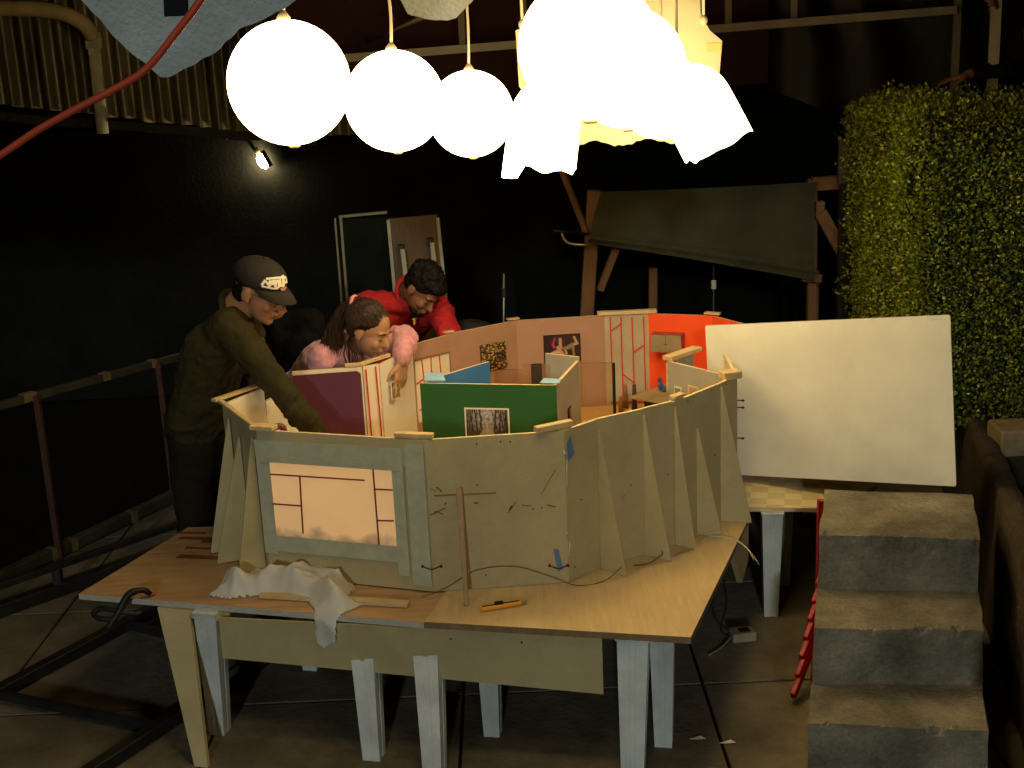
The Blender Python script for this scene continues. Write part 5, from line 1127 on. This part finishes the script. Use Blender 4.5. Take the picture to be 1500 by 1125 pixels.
bm = NB(); el_, wr_ = V((-.488, 5.665, 1.130)), V((-.482, 5.475, 1.070)); dq = (wr_ - el_).normalized().to_track_quat('Z', 'Y').to_matrix(); torus(bm, wr_ + (wr_ - el_).normalized() * .008, .026, .006, dq, 20, 8); obj('watch_strap', bm, black, wom)
# the little picture in her fingers
tag(picture('photo_print', (-.560, 5.41), (-.500, 5.475), .012, .066, .905, .985, .02, sepia, 14, 18, whitein, border=.003), 'small sepia picture held against the white wall by fingers', 'photo')

# man in red
h = Head((-.420, 6.175, 1.250), (.50, -.48, -.76), upish=(.1, .1, 1), k=1.0)
red = person('person in a red sweater with short black hair bending over the pink wall', (-.80, 6.75, 0),
    dict(side=(-.80, -.45, 0), fwd=(.5, -.85, 0), pelvis=(-.76, 6.72, .84), chest=(-.565, 6.42, 1.09), neck=(-.500, 6.315, 1.215),
         R=((-.720, 6.30, 1.16), (-.70, 6.10, .95), (-.60, 6.02, .82)), L=((-.370, 6.34, 1.12), (-.280, 6.19, .98), (-.20, 6.17, .80)),
         legR=((-.83, 6.55, .45), (-.88, 6.66, .075)), legL=((-.64, 6.66, .45), (-.70, 6.78, .075))), h, redf, jeans, tan2, arm=.060, build=1.10, jaw=1.05)
bm = NB(); h.e(bm, -.026, .046, 0, .104, .090, .088); h.e(bm, -.05, -.0, 0, .066, .062, .080); h.e(bm, .050, .078, 0, .048, .032, .062)
rnd = random.Random(8)
for i in range(70):
    a, e = rnd.uniform(0, 6.28), rnd.uniform(.25, 1.5); ell(bm, h.p(-.026 + .100 * math.cos(e) * math.cos(a), .046 + .088 * math.sin(e), .086 * math.cos(e) * math.sin(a)), (.014, .014, .014), h.m)
bake('hair', bm, blackhair, red, .005, 1, ((.014, .010),))
eyes(h, red); bm = NB(); h.e(bm, .062, -.104, 0, .026, .018, .026); h.e(bm, .05, -.09, .03, .03, .02, .02); h.e(bm, .05, -.09, -.03, .03, .02, .02); bake('beard', bm, blackhair, red, .003, 2)
bm = NB(); nk = V((-.500, 6.315, 1.215)); ax = (h.c - nk).normalized(); _, s1_, u1_ = frame_from(ax); tube(bm, [nk + ax * .02 + (s1_ * math.cos(a) + u1_ * math.sin(a)) * .078 for a in [2 * math.pi * k_ / 20 for k_ in range(21)]], .012, 8); obj('collar', bm, redf, red, smooth=True)
# chest emblem: white plume, dark wings, yellow stem
ec = V((-.480, 6.210, 1.115)); eu = V((.05, .12, 1)).normalized(); er = V((.85, .5, 0)).normalized(); en = er.cross(eu)
if en.y > 0: en = -en
def patch(name, pts, mat, off):
    bm = NB(); prism(bm, [ec + er * a + eu * b + en * off for a, b in pts], en * .003); obj(name, bm, mat, red)
patch('emblem', [(-.024, .002), (-.006, .012), (.0, .004), (.008, .012), (.028, -.002), (.012, -.012), (.0, -.006), (-.014, -.014)], black, .010)
patch('emblem', [(-.006, .012), (-.012, .030), (-.004, .026), (.0, .040), (.005, .026), (.013, .032), (.008, .012)], M('emblem_ivory', (.75, .68, .55), .6), .0115)
patch('emblem', [(-.016, -.018), (.0, -.010), (.016, -.018), (.006, -.022), (.005, -.044), (-.005, -.044), (-.005, -.022)], M('emblem_yellow', (.65, .36, .03), .6), .0125)

# person in black behind the man in the cap
h = Head((-1.135, 5.86, 1.365), (.35, .92, -.15), k=.98)
dk = person('person in black clothes standing behind the one in the cap', (-1.1, 5.95, 0),
    dict(side=(.92, -.35, 0), fwd=(.35, .92, 0), pelvis=(-1.12, 5.95, .78), chest=(-1.06, 5.90, 1.06), neck=(-1.105, 5.88, 1.22),
         R=((-.93, 5.86, 1.18), (-.92, 5.90, .92), (-.92, 6.05, .75)), L=((-1.26, 5.98, 1.18), (-1.30, 6.02, .92), (-1.25, 6.15, .75)),
         legR=((-1.06, 5.95, .42), (-1.06, 5.92, .075)), legL=((-1.24, 6.0, .42), (-1.24, 5.97, .075))), h, darkfabric, darkfabric, tan2, voxel=.007)
bm = NB(); h.e(bm, -.024, .044, 0, .104, .092, .088); h.e(bm, -.055, -.02, 0, .062, .075, .080); bake('hair', bm, blackhair, dk, .006, 2, ((.02, .01),))

# person behind the hedge, one arm over its top and one hand on the pole
h = Head((3.02, 7.28, 2.36), (-.7, -.7, -.15))
hp = person('person in black reaching an arm over the top of the hedge', (3.1, 7.35, .58),
    dict(side=(-.6, .8, 0), fwd=(-.75, -.6, 0), pelvis=(3.12, 7.35, 1.42), chest=(3.06, 7.30, 1.90), neck=(3.04, 7.29, 2.12),
         R=((2.93, 7.42, 2.06), (2.70, 7.22, 2.26), (2.665, 7.02, 2.47)), L=((2.97, 7.02, 2.16), (2.70, 6.72, 2.165), (2.43, 6.66, 2.155)),
         legR=((3.02, 7.42, 1.02), (3.06, 7.45, .655)), legL=((3.10, 7.25, 1.02), (3.14, 7.28, .655))), h, darkfabric, darkfabric, tan2, curlR=1.3, curlL=.12, voxel=.006, arm=.042, folds=((.08, .012),),
    handdir={'L': ((-1, -.06, -.20), (0, 0, -1), (-.1, -1, 0)), 'R': ((-.1, -.5, .25), (-1, 0, 0), (0, 0, 1))}, sleeve=(1, .95))
bm = NB(); h.e(bm, -.024, .044, 0, .104, .092, .088); h.e(bm, -.055, -.02, 0, .062, .075, .080); bake('hair', bm, blackhair, hp, .006, 2)
